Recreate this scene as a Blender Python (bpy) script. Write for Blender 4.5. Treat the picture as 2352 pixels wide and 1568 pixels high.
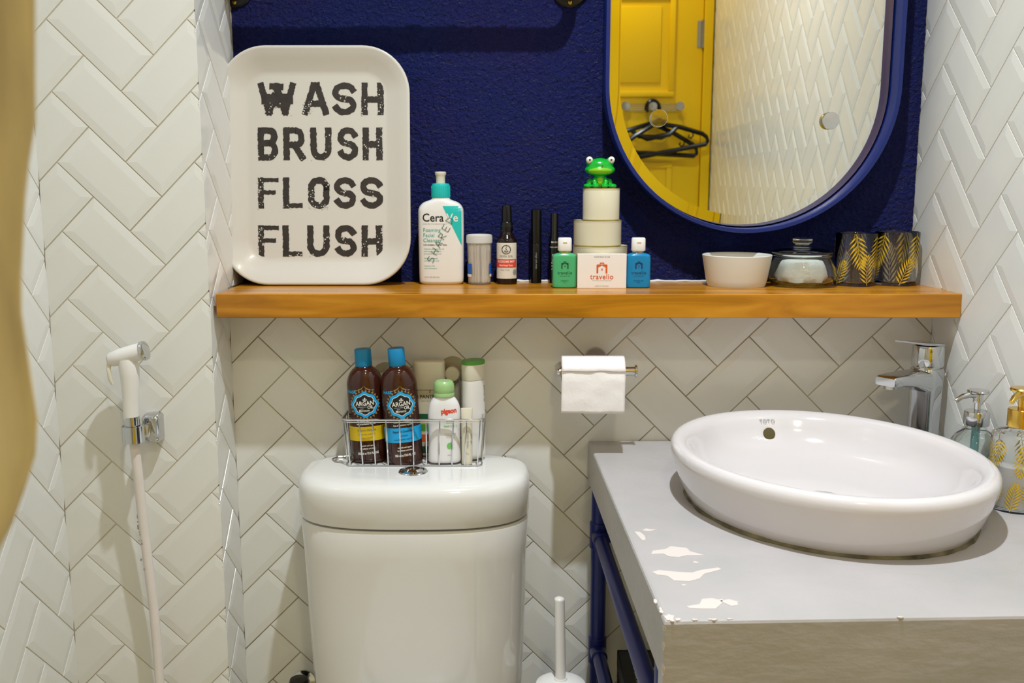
import bpy, bmesh, math, random
from mathutils import Vector, Matrix, noise

random.seed(7)
for _o in list(bpy.data.objects):
    bpy.data.objects.remove(_o)
SC = bpy.context.scene
COL = SC.collection
R = math.radians
PI = math.pi

# ------------------------------------------------------------------ camera
cam_d = bpy.data.cameras.new('camera')
cam_d.sensor_width = 36.0
cam_d.sensor_fit = 'HORIZONTAL'
cam_d.lens = 34.056
cam_d.clip_start = 0.02
cam = bpy.data.objects.new('camera', cam_d)
COL.objects.link(cam)
cam.location = (0, -1.75, 1.32)
cam.rotation_euler = (R(90 - 9.4164), 0, 0)
cam_d.dof.use_dof = True
cam_d.dof.focus_distance = 1.45
cam_d.dof.aperture_fstop = 8.0
SC.camera = cam

# ------------------------------------------------------------------ world, lights, exposure
wd = bpy.data.worlds.new('world')
SC.world = wd
wd.use_nodes = True
wd.node_tree.nodes['Background'].inputs[0].default_value = (1.0, 0.9, 0.72, 1)
wd.node_tree.nodes['Background'].inputs[1].default_value = 0.05


def area_light(name, loc, power, size, color, spread=180):
    d = bpy.data.lights.new(name, 'AREA')
    d.shape = 'DISK'
    d.size = size
    d.energy = power
    d.color = color
    d.spread = R(spread)
    o = bpy.data.objects.new(name, d)
    COL.objects.link(o)
    o.location = loc
    return o


KEY = (0.15, -0.80, 2.90)
FILL = (0.30, -2.05, 2.90)
area_light('key_lamp_light', KEY, 27.5, 0.055, (0.84, 0.92, 1.0), 118)
area_light('warm_fill_light', FILL, 11.5, 0.16, (1.0, 0.89, 0.63), 150)  # added fill, no known lamp: brightens the door and its yellow bounce
SC.view_settings.view_transform = 'Standard'
SC.view_settings.look = 'None'
SC.view_settings.gamma = 1.0
SC.view_settings.exposure = -0.36
SC.view_settings.use_curve_mapping = False


# ------------------------------------------------------------------ materials
def lin(c):
    out = []
    for v in c[:3]:
        v = v / 255.0
        out.append(v / 12.92 if v <= 0.04045 else ((v + 0.055) / 1.055) ** 2.4)
    return (out[0], out[1], out[2], 1.0)


def mat(name, col, rough=0.5, metal=0.0, trans=0.0, ior=1.45, var=None, var_scale=20.0, bump=0.0,
        bump_scale=60.0, coat=0.0, sheen=0.0, stretch=None, alpha=1.0, sub=0.0):
    m = bpy.data.materials.new(name)
    m.use_nodes = True
    nt = m.node_tree
    b = nt.nodes['Principled BSDF']
    b.inputs['Base Color'].default_value = lin(col)
    b.inputs['Roughness'].default_value = rough
    b.inputs['Metallic'].default_value = metal
    b.inputs['IOR'].default_value = ior
    b.inputs['Transmission Weight'].default_value = trans
    b.inputs['Coat Weight'].default_value = coat
    b.inputs['Sheen Weight'].default_value = sheen
    b.inputs['Alpha'].default_value = alpha
    if sub:
        b.inputs['Subsurface Weight'].default_value = sub
        b.inputs['Subsurface Radius'].default_value = (0.01, 0.008, 0.006)
    if var or bump:
        tc = nt.nodes.new('ShaderNodeTexCoord')
        mp = nt.nodes.new('ShaderNodeMapping')
        nt.links.new(tc.outputs['Object'], mp.inputs['Vector'])
        if stretch:
            mp.inputs['Scale'].default_value = stretch
    if var:
        nz = nt.nodes.new('ShaderNodeTexNoise')
        nz.inputs['Scale'].default_value = var_scale
        nz.inputs['Detail'].default_value = 6
        nt.links.new(mp.outputs['Vector'], nz.inputs['Vector'])
        cr = nt.nodes.new('ShaderNodeValToRGB')
        cr.color_ramp.elements[0].position = 0.3
        cr.color_ramp.elements[0].color = lin(col)
        cr.color_ramp.elements[1].position = 0.7
        cr.color_ramp.elements[1].color = lin(var)
        nt.links.new(nz.outputs['Fac'], cr.inputs['Fac'])
        nt.links.new(cr.outputs['Color'], b.inputs['Base Color'])
    if bump:
        n2 = nt.nodes.new('ShaderNodeTexNoise')
        n2.inputs['Scale'].default_value = bump_scale
        n2.inputs['Detail'].default_value = 5
        nt.links.new(mp.outputs['Vector'], n2.inputs['Vector'])
        bp = nt.nodes.new('ShaderNodeBump')
        bp.inputs['Strength'].default_value = bump
        bp.inputs['Distance'].default_value = 0.004
        nt.links.new(n2.outputs['Fac'], bp.inputs['Height'])
        nt.links.new(bp.outputs['Normal'], b.inputs['Normal'])
    return m


M = {}
M['tile'] = mat('glazed_tile', (232, 231, 226), 0.16, var=(226, 225, 219), var_scale=4, bump=0.03, bump_scale=14)
M['palegrout'] = mat('pale_grout', (214, 207, 188), 0.9, var=(176, 166, 140), var_scale=5, bump=0.3, bump_scale=200)
M['grout'] = mat('grout', (192, 184, 160), 0.9, var=(120, 108, 78), var_scale=7, bump=0.3, bump_scale=200)
M['wallpaint'] = mat('cream_wall_paint', (222, 214, 190), 0.7)
M['ceiling'] = mat('white_ceiling_paint', (240, 237, 228), 0.8)
M['floor'] = mat('beige_floor_tile', (206, 194, 158), 0.4, var=(190, 178, 142))
M['yellow'] = mat('yellow_gloss_paint', (250, 206, 2), 0.35, bump=0.03, bump_scale=30)
M['white_cer'] = mat('white_ceramic', (226, 224, 220), 0.10, coat=0.4)
M['basin'] = mat('white_basin_ceramic', (216, 210, 210), 0.10, coat=0.4)
M['chrome'] = mat('chrome', (205, 207, 210), 0.08, metal=1.0)
M['steel'] = mat('brushed_steel', (190, 188, 182), 0.25, metal=1.0)
M['wire'] = mat('bright_wire', (205, 206, 208), 0.18, metal=1.0)
M['gold'] = mat('gold_metal', (224, 186, 92), 0.22, metal=1.0)
M['goldprint'] = mat('gold_print', (226, 190, 52), 0.38, metal=0.35)
M['silverprint'] = mat('pale_print', (196, 186, 160), 0.4, metal=0.4)
M['glass'] = mat('clear_glass', (254, 255, 255), 0.0, trans=1.0, ior=1.46)
M['greenglass'] = mat('pale_green_glass', (247, 253, 251), 0.0, trans=1.0, ior=1.46)
M['mirror'] = mat('mirror_silver', (232, 234, 230), 0.0, metal=1.0)
M['bluepaint'] = mat('cobalt_gloss_paint', (26, 38, 116), 0.3)
M['navyframe'] = mat('navy_enamel', (18, 38, 108), 0.28)
M['blackmetal'] = mat('black_metal', (20, 20, 22), 0.35)
M['brass'] = mat('brass', (186, 150, 70), 0.3, metal=1.0)
M['melamine'] = mat('white_melamine', (212, 207, 198), 0.22, coat=0.2)
M['ink'] = mat('worn_black_ink', (44, 38, 36), 0.5, var=(56, 50, 46), var_scale=60)
M['white'] = mat('white_plastic', (232, 229, 224), 0.3)
M['offwhite'] = mat('ivory_plastic', (222, 216, 196), 0.35)
M['black'] = mat('black_plastic', (10, 10, 12), 0.22)
M['blackprint'] = mat('black_print', (24, 24, 26), 0.5)
M['greyprint'] = mat('grey_print', (150, 148, 144), 0.5)
M['whiteprint'] = mat('white_print', (236, 232, 222), 0.5)
M['teal'] = mat('teal_plastic', (34, 190, 184), 0.35)
M['tealprint'] = mat('teal_print', (56, 170, 160), 0.5)
M['darkgreenink'] = mat('dark_green_marker', (24, 84, 76), 0.5)
M['amber'] = mat('dark_amber_plastic', (58, 26, 18), 0.10, coat=0.3)
M['amberdark'] = mat('near_black_amber', (28, 14, 12), 0.12)
M['paper'] = mat('label_paper', (222, 216, 204), 0.6)
M['red'] = mat('red_print', (224, 74, 54), 0.5)
M['orange'] = mat('orange_print', (214, 92, 40), 0.5)
M['cream'] = mat('cream_enamel', (216, 207, 180), 0.3, coat=0.2)
M['creamgold'] = mat('cream_gold_rim', (206, 186, 112), 0.3, metal=0.6)
M['frog'] = mat('green_vinyl', (8, 172, 44), 0.25, coat=0.2, sub=0.05)
M['froglight'] = mat('lime_vinyl', (132, 196, 24), 0.3)
M['eyewhite'] = mat('eye_white', (236, 234, 226), 0.2)
M['maroon'] = mat('pupil_maroon', (70, 16, 14), 0.3)
M['greengel'] = mat('green_gel_bottle', (84, 194, 132), 0.22, trans=0.25)
M['bluegel'] = mat('blue_gel_bottle', (18, 146, 206), 0.22, trans=0.25)
M['dkgreenprint'] = mat('dark_print_green', (14, 72, 58), 0.5)
M['navyprint'] = mat('dark_print_navy', (20, 40, 96), 0.5)
M['box'] = mat('white_card', (238, 230, 224), 0.55)
M['cardorange'] = mat('card_edge_orange', (206, 120, 70), 0.6)
M['bowl'] = mat('cream_stoneware', (222, 219, 210), 0.4)
M['cotton'] = mat('cotton', (244, 240, 234), 0.95, bump=0.4, bump_scale=160)
M['frost'] = mat('frosted_plastic', (248, 246, 242), 0.08, trans=0.8, ior=1.12)
M['cyancap'] = mat('cyan_cap', (14, 132, 186), 0.35)
M['cyanprint'] = mat('cyan_print', (30, 164, 226), 0.45)
M['yellowband'] = mat('yellow_band', (216, 184, 16), 0.45)
M['goldbrown'] = mat('ornament_gold', (150, 124, 76), 0.5)
M['palegreen'] = mat('pale_green_plastic', (166, 206, 138), 0.3, trans=0.15)
M['green'] = mat('leaf_green', (86, 156, 62), 0.35)
M['greenprint'] = mat('green_print', (120, 196, 104), 0.5)
M['darkgreen'] = mat('dark_green_print', (26, 90, 54), 0.5)
M['milk'] = mat('milky_plastic', (234, 232, 232), 0.3)
M['paperroll'] = mat('toilet_tissue', (238, 232, 230), 0.95, bump=0.25, bump_scale=70)
M['card'] = mat('cardboard', (160, 132, 96), 0.9)
M['hose'] = mat('white_hose', (226, 218, 212), 0.4, var=(232, 222, 216), var_scale=30)
M['peel'] = mat('bare_primer', (208, 197, 190), 0.6)
M['dirt'] = mat('dirty_sealant', (132, 124, 96), 0.8, var=(52, 46, 34), var_scale=26)
M['milkclear'] = mat('milky_clear_plastic', (238, 236, 230), 0.2, trans=0.35, ior=1.2)
M['bluewater'] = mat('blue_tinted_water', (120, 206, 214), 0.0, trans=0.9, ior=1.33)
M['tubeblue'] = mat('clear_dip_tube', (150, 214, 222), 0.1, trans=0.5)
M['curtain'] = mat('beige_curtain_cloth', (214, 198, 154), 0.95, var=(188, 174, 140), var_scale=12, sheen=0.2,
                   stretch=(6, 6, 1.2))
M['rubber'] = mat('clear_rubber', (232, 226, 204), 0.15, trans=0.8, ior=1.15)
M['olive'] = mat('dark_olive_metal', (96, 88, 58), 0.35, metal=0.5)
M['brushedlabel'] = mat('sticker_blue', (20, 88, 190), 0.4)


def mat_blue_plaster():
    m = bpy.data.materials.new('blue_rough_plaster')
    m.use_nodes = True
    nt = m.node_tree
    b = nt.nodes['Principled BSDF']
    b.inputs['Roughness'].default_value = 0.38
    b.inputs['Specular IOR Level'].default_value = 0.3
    tc = nt.nodes.new('ShaderNodeTexCoord')
    n1 = nt.nodes.new('ShaderNodeTexNoise')
    n1.inputs['Scale'].default_value = 5
    n1.inputs['Detail'].default_value = 4
    cr = nt.nodes.new('ShaderNodeValToRGB')
    cr.color_ramp.elements[0].position = 0.35
    cr.color_ramp.elements[0].color = lin((10, 26, 92))
    cr.color_ramp.elements[1].position = 0.66
    cr.color_ramp.elements[1].color = lin((24, 24, 88))
    nt.links.new(tc.outputs['Object'], n1.inputs['Vector'])
    nt.links.new(n1.outputs['Fac'], cr.inputs['Fac'])
    nt.links.new(cr.outputs['Color'], b.inputs['Base Color'])
    n2 = nt.nodes.new('ShaderNodeTexNoise')
    n2.inputs['Scale'].default_value = 135
    n2.inputs['Detail'].default_value = 6
    n2.inputs['Roughness'].default_value = 0.6
    nt.links.new(tc.outputs['Object'], n2.inputs['Vector'])
    bp = nt.nodes.new('ShaderNodeBump')
    bp.inputs['Strength'].default_value = 1.0
    bp.inputs['Distance'].default_value = 0.013
    nt.links.new(n2.outputs['Fac'], bp.inputs['Height'])
    nt.links.new(bp.outputs['Normal'], b.inputs['Normal'])
    return m


def mat_wood():
    m = bpy.data.materials.new('varnished_wood')
    m.use_nodes = True
    nt = m.node_tree
    b = nt.nodes['Principled BSDF']
    b.inputs['Roughness'].default_value = 0.24
    tc = nt.nodes.new('ShaderNodeTexCoord')
    mp = nt.nodes.new('ShaderNodeMapping')
    mp.inputs['Scale'].default_value = (1.6, 14, 14)
    nt.links.new(tc.outputs['Object'], mp.inputs['Vector'])
    n1 = nt.nodes.new('ShaderNodeTexNoise')
    n1.inputs['Scale'].default_value = 2.2
    n1.inputs['Detail'].default_value = 7
    n1.inputs['Distortion'].default_value = 1.0
    nt.links.new(mp.outputs['Vector'], n1.inputs['Vector'])
    cr = nt.nodes.new('ShaderNodeValToRGB')
    e = cr.color_ramp.elements
    e[0].position = 0.3
    e[0].color = lin((146, 94, 16))
    e[1].position = 0.72
    e[1].color = lin((208, 146, 42))
    x = e.new(0.5)
    x.color = lin((184, 120, 24))
    nt.links.new(n1.outputs['Fac'], cr.inputs['Fac'])
    nt.links.new(cr.outputs['Color'], b.inputs['Base Color'])
    bp = nt.nodes.new('ShaderNodeBump')
    bp.inputs['Strength'].default_value = 0.06
    nt.links.new(n1.outputs['Fac'], bp.inputs['Height'])
    nt.links.new(bp.outputs['Normal'], b.inputs['Normal'])
    return m


def mat_concrete():
    m = mat('painted_cement', (182, 176, 176), 0.28, var=(170, 167, 165), var_scale=7, bump=0.55, bump_scale=16,
            stretch=(1, 1, 2.2))
    return m


M['blueplaster'] = mat_blue_plaster()
M['wood'] = mat_wood()
M['cement'] = mat_concrete()


# ------------------------------------------------------------------ mesh helpers
class MB:
    def __init__(self):
        self.v, self.f = [], []

    def add(self, vs, fs, mtx=None):
        n = len(self.v)
        for p in vs:
            p = Vector(p)
            self.v.append(mtx @ p if mtx is not None else p)
        for q in fs:
            self.f.append(tuple(n + i for i in q))
        return self

    def box(self, lo, hi, bev=0.0, mtx=None):
        (x0, y0, z0), (x1, y1, z1) = lo, hi
        bm = bmesh.new()
        bmesh.ops.create_cube(bm, size=1.0)
        for v in bm.verts:
            v.co = Vector((x0 + (v.co.x + .5) * (x1 - x0), y0 + (v.co.y + .5) * (y1 - y0),
                           z0 + (v.co.z + .5) * (z1 - z0)))
        if bev:
            bmesh.ops.bevel(bm, geom=bm.edges[:], offset=bev, segments=2, profile=0.5, affect='EDGES')
        bm.verts.index_update()
        self.add([v.co.copy() for v in bm.verts], [[v.index for v in fc.verts] for fc in bm.faces], mtx)
        bm.free()
        return self

    def rings(self, rings, cap0=True, cap1=True, closed=False, mtx=None):
        n = len(rings[0])
        vs = [p for r in rings for p in r]
        fs = []
        k = len(rings)
        for i in range(k if closed else k - 1):
            a, b = i * n, ((i + 1) % k) * n
            for j in range(n):
                j2 = (j + 1) % n
                fs.append((a + j, a + j2, b + j2, b + j))
        if not closed:
            if cap0:
                fs.append(tuple(reversed(range(n))))
            if cap1:
                fs.append(tuple((k - 1) * n + j for j in range(n)))
        return self.add(vs, fs, mtx)

    def lathe(self, prof, seg=32, mtx=None, cap0=True, cap1=True):
        rg = []
        for r, z in prof:
            r = max(r, 1e-5)
            rg.append([(r * math.cos(2 * PI * j / seg), r * math.sin(2 * PI * j / seg), z) for j in range(seg)])
        return self.rings(rg, cap0, cap1, mtx=mtx)

    def tube(self, path, r, seg=10, closed=False, mtx=None):
        path = [Vector(p) for p in path]
        n = len(path)
        rs = r if isinstance(r, (list, tuple)) else [r] * n
        tang = []
        for i in range(n):
            if closed:
                t = path[(i + 1) % n] - path[i - 1]
            else:
                t = path[min(i + 1, n - 1)] - path[max(i - 1, 0)]
            tang.append(t.normalized())
        up = Vector((0, 0, 1)) if abs(tang[0].z) < 0.9 else Vector((1, 0, 0))
        nrm = tang[0].cross(up).normalized()
        rg = []
        for i in range(n):
            t = tang[i]
            nrm = (nrm - t * nrm.dot(t)).normalized()
            b = t.cross(nrm)
            rg.append([path[i] + nrm * (rs[i] * math.cos(2 * PI * j / seg)) + b * (rs[i] * math.sin(2 * PI * j / seg))
                       for j in range(seg)])
        return self.rings(rg, True, True, closed, mtx)

    def sphere(self, c, r, sc=(1, 1, 1), seg=20, mtx=None):
        rg = []
        k = seg // 2
        for i in range(k + 1):
            a = -PI / 2 + PI * i / k
            rr = max(math.cos(a), 1e-4)
            rg.append([(c[0] + r * sc[0] * rr * math.cos(2 * PI * j / seg),
                        c[1] + r * sc[1] * rr * math.sin(2 * PI * j / seg),
                        c[2] + r * sc[2] * math.sin(a)) for j in range(seg)])
        return self.rings(rg, True, True, mtx=mtx)

    def prism(self, poly, z0, z1, mtx=None):
        return self.rings([[(p[0], p[1], z0) for p in poly], [(p[0], p[1], z1) for p in poly]], mtx=mtx)

    def build(self, name, material, parent=None, smooth=True, angle=40):
        me = bpy.data.meshes.new(name)
        me.from_pydata([tuple(p) for p in self.v], [], self.f)
        return link(name, me, material, parent, smooth, angle)


def link(name, me, material, parent=None, smooth=True, angle=40, recalc=True):
    if recalc:
        bm = bmesh.new()
        bm.from_mesh(me)
        bmesh.ops.recalc_face_normals(bm, faces=bm.faces[:])
        bm.to_mesh(me)
        bm.free()
    if material is not None:
        me.materials.append(M[material])
    if smooth:
        me.shade_smooth()
        try:
            me.set_sharp_from_angle(angle=R(angle))
        except Exception:
            pass
    o = bpy.data.objects.new(name, me)
    COL.objects.link(o)
    o.parent = parent
    return o


def tag(o, label, cat=None, group=None, kind=None):
    o['label'] = label
    if cat:
        o['category'] = cat
    if group:
        o['group'] = group
    if kind:
        o['kind'] = kind
    return o


def thing(name, label, cat, loc=(0, 0, 0), rot=(0, 0, 0), group=None, kind=None):
    o = bpy.data.objects.new(name, None)
    o.empty_display_size = 0.02
    COL.objects.link(o)
    o.location = loc
    o.rotation_euler = rot
    return tag(o, label, cat, group, kind)


def structure(o, label):
    o['kind'] = 'structure'
    o['label'] = label
    return o


def sup(rx, ry, n, cnt=40, z=0.0, cx=0.0, cy=0.0):
    out = []
    for j in range(cnt):
        t = 2 * PI * j / cnt
        c, s = math.cos(t), math.sin(t)
        out.append((cx + rx * math.copysign(abs(c) ** (2 / n), c), cy + ry * math.copysign(abs(s) ** (2 / n), s), z))
    return out


def rrect(w, h, r, seg=8):
    """rounded rectangle outline, counterclockwise, centred"""
    pts = []
    for cx, cy, a0 in ((w / 2 - r, h / 2 - r, 0), (-w / 2 + r, h / 2 - r, 90), (-w / 2 + r, -h / 2 + r, 180),
                       (w / 2 - r, -h / 2 + r, 270)):
        for k in range(seg + 1):
            a = R(a0 + 90 * k / seg)
            pts.append((cx + r * math.cos(a), cy + r * math.sin(a)))
    return pts


def smoothsec(secs, n=4):
    """densify (z, rx, ry, n) sections with Catmull-Rom on z as well"""
    out = []
    for i in range(len(secs) - 1):
        p0, p1, p2, p3 = secs[max(i - 1, 0)], secs[i], secs[i + 1], secs[min(i + 2, len(secs) - 1)]
        for k in range(n):
            t = k / n
            out.append(tuple(0.5 * ((2 * b) + (c - a) * t + (2 * a - 5 * b + 4 * c - d) * t * t +
                                    (-a + 3 * b - 3 * c + d) * t ** 3) for a, b, c, d in zip(p0, p1, p2, p3)))
    out.append(tuple(secs[-1]))
    return out


class Bottle:
    """a lofted body: sections (z, rx, ry, n); front(x, z) gives the front surface for prints"""

    def __init__(self, secs):
        self.s = secs

    def mb(self, cnt=40):
        return MB().rings([sup(max(rx, 1e-4), max(ry, 1e-4), n, cnt, z) for z, rx, ry, n in self.s])

    def at(self, z):
        s = self.s
        for a, b in zip(s, s[1:]):
            if a[0] <= z <= b[0] and b[0] > a[0]:
                t = (z - a[0]) / (b[0] - a[0])
                return tuple(p + (q - p) * t for p, q in zip(a, b))
        return s[0] if z < s[0][0] else s[-1]

    def front(self, x, z, eps=0.0004):
        _, rx, ry, n = self.at(z)
        k = min(abs(x / rx), 0.999)
        return Vector((x, -ry * (1 - k ** n) ** (1 / n) - eps, z))

    def wrap(self, x, z, eps=0.0004):
        """x measured along the arc, for nearly round bodies"""
        _, rx, ry, n = self.at(z)
        a = x / rx
        sa, ca = math.sin(a), math.cos(a)
        r = (abs(sa / rx) ** n + abs(ca / ry) ** n) ** (-1 / n) + eps
        return Vector((r * sa, -r * ca, z))


def text_mesh(s, size, bold=0.0, sx=1.0, align='CENTER', shear=0.0, space=1.0):
    cu = bpy.data.curves.new('t', 'FONT')
    cu.body = s
    cu.size = size
    cu.align_x = align
    cu.align_y = 'CENTER'
    cu.offset = bold
    cu.shear = shear
    cu.space_character = space
    cu.resolution_u = 3
    ob = bpy.data.objects.new('t', cu)
    me = bpy.data.meshes.new_from_object(ob)
    bpy.data.objects.remove(ob)
    bpy.data.curves.remove(cu)
    for v in me.vertices:
        v.co.x *= sx
    return me


def decal(name, me, fn, material, parent, ox=0.0, oz=0.0, rot=0.0, step=0.006):
    """flat print: mesh in the x,y plane laid on the surface fn(x, z)"""
    bm = bmesh.new()
    bm.from_mesh(me)
    c, s = math.cos(rot), math.sin(rot)
    for v in bm.verts:
        x, y = v.co.x, v.co.y
        v.co = Vector((ox + x * c - y * s, 0, oz + x * s + y * c))
    if bm.verts and step:
        x0 = min(v.co.x for v in bm.verts)
        x1 = max(v.co.x for v in bm.verts)
        x = x0 + step
        while x < x1:
            g = bm.verts[:] + bm.edges[:] + bm.faces[:]
            bmesh.ops.bisect_plane(bm, geom=g, plane_co=(x, 0, 0), plane_no=(1, 0, 0))
            x += step
    for v in bm.verts:
        v.co = fn(v.co.x, v.co.z)
    out = bpy.data.meshes.new(name)
    bm.to_mesh(out)
    bm.free()
    bpy.data.meshes.remove(me)
    o = link(name, out, material, parent, smooth=False, recalc=False)
    return o


def poly_mesh(polys):
    me = bpy.data.meshes.new('p')
    vs, fs = [], []
    for p in polys:
        n = len(vs)
        vs += [(x, y, 0) for x, y in p]
        fs.append(tuple(range(n, n + len(p))))
    me.from_pydata(vs, [], fs)
    return me


def rect_poly(x0, y0, x1, y1, nx=8):
    top = [(x0 + (x1 - x0) * i / nx, y1) for i in range(nx + 1)]
    bot = [(x0 + (x1 - x0) * i / nx, y0) for i in range(nx + 1)]
    return [[bot[i], bot[i + 1], top[i + 1], top[i]] for i in range(nx)]


def text_lines(name, lines, fn, material, parent, ox, oz, size, lead, align='CENTER', rot=0.0, bold=0.0, sx=1.0,
               step=0.006):
    for i, s in enumerate(lines):
        decal(name, text_mesh(s, size, bold, sx, align), fn, material, parent, ox + i * lead * math.sin(rot),
              oz - i * lead * math.cos(rot), rot, step)


# ------------------------------------------------------------------ the setting: walls, floor, ceiling
XL, XR = -0.515, 0.767          # chase side, right wall at the lower back wall
YU = 0.11                       # upper back wall (recessed)
ZS = 1.1287                     # shelf top
YF = -2.40                      # wall with the door
XLW = -0.79                     # left wall
FL = 0.0437                     # right wall flares out towards the door
ZCEIL = 2.95


def xr(y):
    return XR - FL * y


def slab(name, lo, hi, material, label):
    return structure(MB().box(lo, hi).build(name, material, smooth=False), label)


slab('floor', (-1.0, YF - .15, -0.1), (1.1, 0.3, 0.0), 'floor', 'pale tiled bathroom floor')
slab('ceiling', (-1.0, YF - .15, ZCEIL), (1.1, 0.3, ZCEIL + .1), 'ceiling', 'white painted bathroom ceiling')

TH = 0.0022
TILE_MESHES = {}


def tile_bm(u0, u1, v0, v1, W, g=0.0009, bev=0.0135):
    """bevelled tile in (s, z, n) wall coordinates from herringbone coordinates e1 (down-right), e2 (up-right)"""
    k = 1 / math.sqrt(2)
    a0, a1, b0, b1 = u0 * W + g, u1 * W - g, v0 * W + g, v1 * W - g
    bm = bmesh.new()

    def ring(i, n):
        out = []
        for (a, b) in ((a0 + i, b0 + i), (a1 - i, b0 + i), (a1 - i, b1 - i), (a0 + i, b1 - i)):
            out.append(bm.verts.new(((a + b) * k, (b - a) * k, n)))
        return out
    r0, r1, r2 = ring(0, 0.0), ring(0.0003, 0.0010), ring(bev, TH)
    for p, q in ((r0, r1), (r1, r2)):
        for j in range(4):
            bm.faces.new((p[j], p[(j + 1) % 4], q[(j + 1) % 4], q[j]))
    bm.faces.new(r2)
    return bm


def tile_wall(parent, origin, sdir, nrm, s0, s1, z0, z1, anchor, W, holes=(), near=None, most=300):
    """lay herringbone tiles on the wall; anchor = (s, z) of the lattice corner; z is world height"""
    sdir, nrm = Vector(sdir).normalized(), Vector(nrm).normalized()
    mtx = Matrix.Identity(4)
    for i in range(3):
        mtx[i][0], mtx[i][1], mtx[i][2] = sdir[i], (0, 0, 1)[i], nrm[i]
    org = Vector(origin)
    k = 1 / math.sqrt(2)
    todo = []
    N = 40
    for m in range(-N, N):
        for n in range(-20, 20):
            for typ, (u0, u1, v0, v1) in (('D', (0, 2, 0, 1)), ('U', (2, 3, 0, 2))):
                du, dv = m + 2 * n, -m + 2 * n
                ds, dz = (du + dv) * W * k + anchor[0], (dv - du) * W * k + anchor[1]
                cs = [((a + b) * W * k + ds, (b - a) * W * k + dz) for a in (u0, u1) for b in (v0, v1)]
                a0, a1 = min(c[0] for c in cs), max(c[0] for c in cs)
                c0, c1 = min(c[1] for c in cs), max(c[1] for c in cs)
                if a1 < s0 + .004 or a0 > s1 - .004 or c1 < z0 + .004 or c0 > z1 - .004:
                    continue
                todo.append((typ, (u0, u1, v0, v1), ds, dz, a0 >= s0 and a1 <= s1 and c0 >= z0 and c1 <= z1,
                             ((a0 + a1) / 2, (c0 + c1) / 2)))
    if near:
        todo.sort(key=lambda t: (t[5][0] - near[0]) ** 2 + (t[5][1] - near[1]) ** 2)
    rest = None
    for i, (typ, uv, ds, dz, full, cen) in enumerate(todo):
        bm = None
        if not full:
            bm = tile_bm(*uv, W)
            for co, no in (((s0 - ds, 0, 0), (-1, 0, 0)), ((s1 - ds, 0, 0), (1, 0, 0)), ((0, z0 - dz, 0), (0, -1, 0)),
                           ((0, z1 - dz, 0), (0, 1, 0))):
                bmesh.ops.bisect_plane(bm, geom=bm.verts[:] + bm.edges[:] + bm.faces[:], plane_co=co, plane_no=no,
                                       clear_outer=True)
            if not bm.faces:
                bm.free()
                continue
        if i >= most:
            if bm is None:
                bm = tile_bm(*uv, W)
            if rest is None:
                rest = MB()
            bm.verts.index_update()
            rest.add([mtx @ (v.co + Vector((ds, dz, 0))) + org for v in bm.verts],
                     [[v.index for v in f.verts] for f in bm.faces])
            bm.free()
            continue
        if full:
            key = (typ, W)
            if key not in TILE_MESHES:
                b2 = tile_bm(*uv, W)
                me = bpy.data.meshes.new('tile')
                b2.to_mesh(me)
                b2.free()
                me.materials.append(M['tile'])
                TILE_MESHES[key] = me
            me = TILE_MESHES[key]
        else:
            me = bpy.data.meshes.new('tile')
            bm.to_mesh(me)
            bm.free()
            me.materials.append(M['tile'])
        o = bpy.data.objects.new('tile', me)
        COL.objects.link(o)
        o.parent = parent
        mm = mtx.copy()
        mm.translation = org + sdir * ds + Vector((0, 0, dz))
        o.matrix_local = mm
    if rest:
        o = rest.build('far_tiles', 'tile', parent, smooth=False)
        o['kind'] = 'stuff'


def base_panel(name, origin, sdir, nrm, s0, s1, z0, z1, thick, material, label):
    sdir, nrm = Vector(sdir).normalized(), Vector(nrm).normalized()
    o = Vector(origin)
    vs = []
    for d in (0, -thick):
        for (s, z) in ((s0, z0), (s1, z0), (s1, z1), (s0, z1)):
            vs.append(o + sdir * s + Vector((0, 0, z)) + nrm * d)
    m = MB().add(vs, [(0, 1, 2, 3), (7, 6, 5, 4), (0, 4, 5, 1), (1, 5, 6, 2), (2, 6, 7, 3), (3, 7, 4, 0)])
    return structure(m.build(name, material, smooth=False), label)


k2 = 1 / math.sqrt(2)
# lower back wall (ledge under the shelf)
W0 = 0.0795
wb = base_panel('wall_back', (0, TH, 0), (1, 0, 0), (0, -1, 0), XLW - .1, 0.95, 0, 1.0866, 0.13, 'grout',
                'lower back wall of white herringbone tiles below the shelf')
tile_wall(wb, (0, TH, 0), (1, 0, 0), (0, -1, 0), XL, XR, 0.0, 1.0866, (-0.0156, 1.039), W0)
# upper back wall, rough blue plaster with real relief
nx, nz = 500, 236
vs, fs = [], []
X0, X1, Z0, Z1 = -0.60, 0.86, 1.05, 1.74
for j in range(nz + 1):
    for i in range(nx + 1):
        x = X0 + (X1 - X0) * i / nx
        z = Z0 + (Z1 - Z0) * j / nz
        p = Vector((x, 0, z))
        d = noise.fractal(p * 95, 0.8, 2.0, 3) * 0.0024 + noise.noise(p * 30) * 0.0018 + noise.noise(p * 9) * 0.001
        vs.append((x, YU - d, z))
for j in range(nz):
    for i in range(nx):
        a = j * (nx + 1) + i
        fs.append((a, a + 1, a + nx + 2, a + nx + 1))
n0 = len(vs)
vs += [(X0, YU, Z1), (X1, YU, Z1), (X1, YU, ZCEIL), (X0, YU, ZCEIL), (X0, YU + .08, Z0), (X1, YU + .08, Z0), (X1, YU + .08, ZCEIL), (X0, YU + .08, ZCEIL)]
fs += [(n0, n0 + 1, n0 + 2, n0 + 3), (n0 + 7, n0 + 6, n0 + 5, n0 + 4)]
me = bpy.data.meshes.new('wall_upper_back')
me.from_pydata(vs, [], fs)
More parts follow.
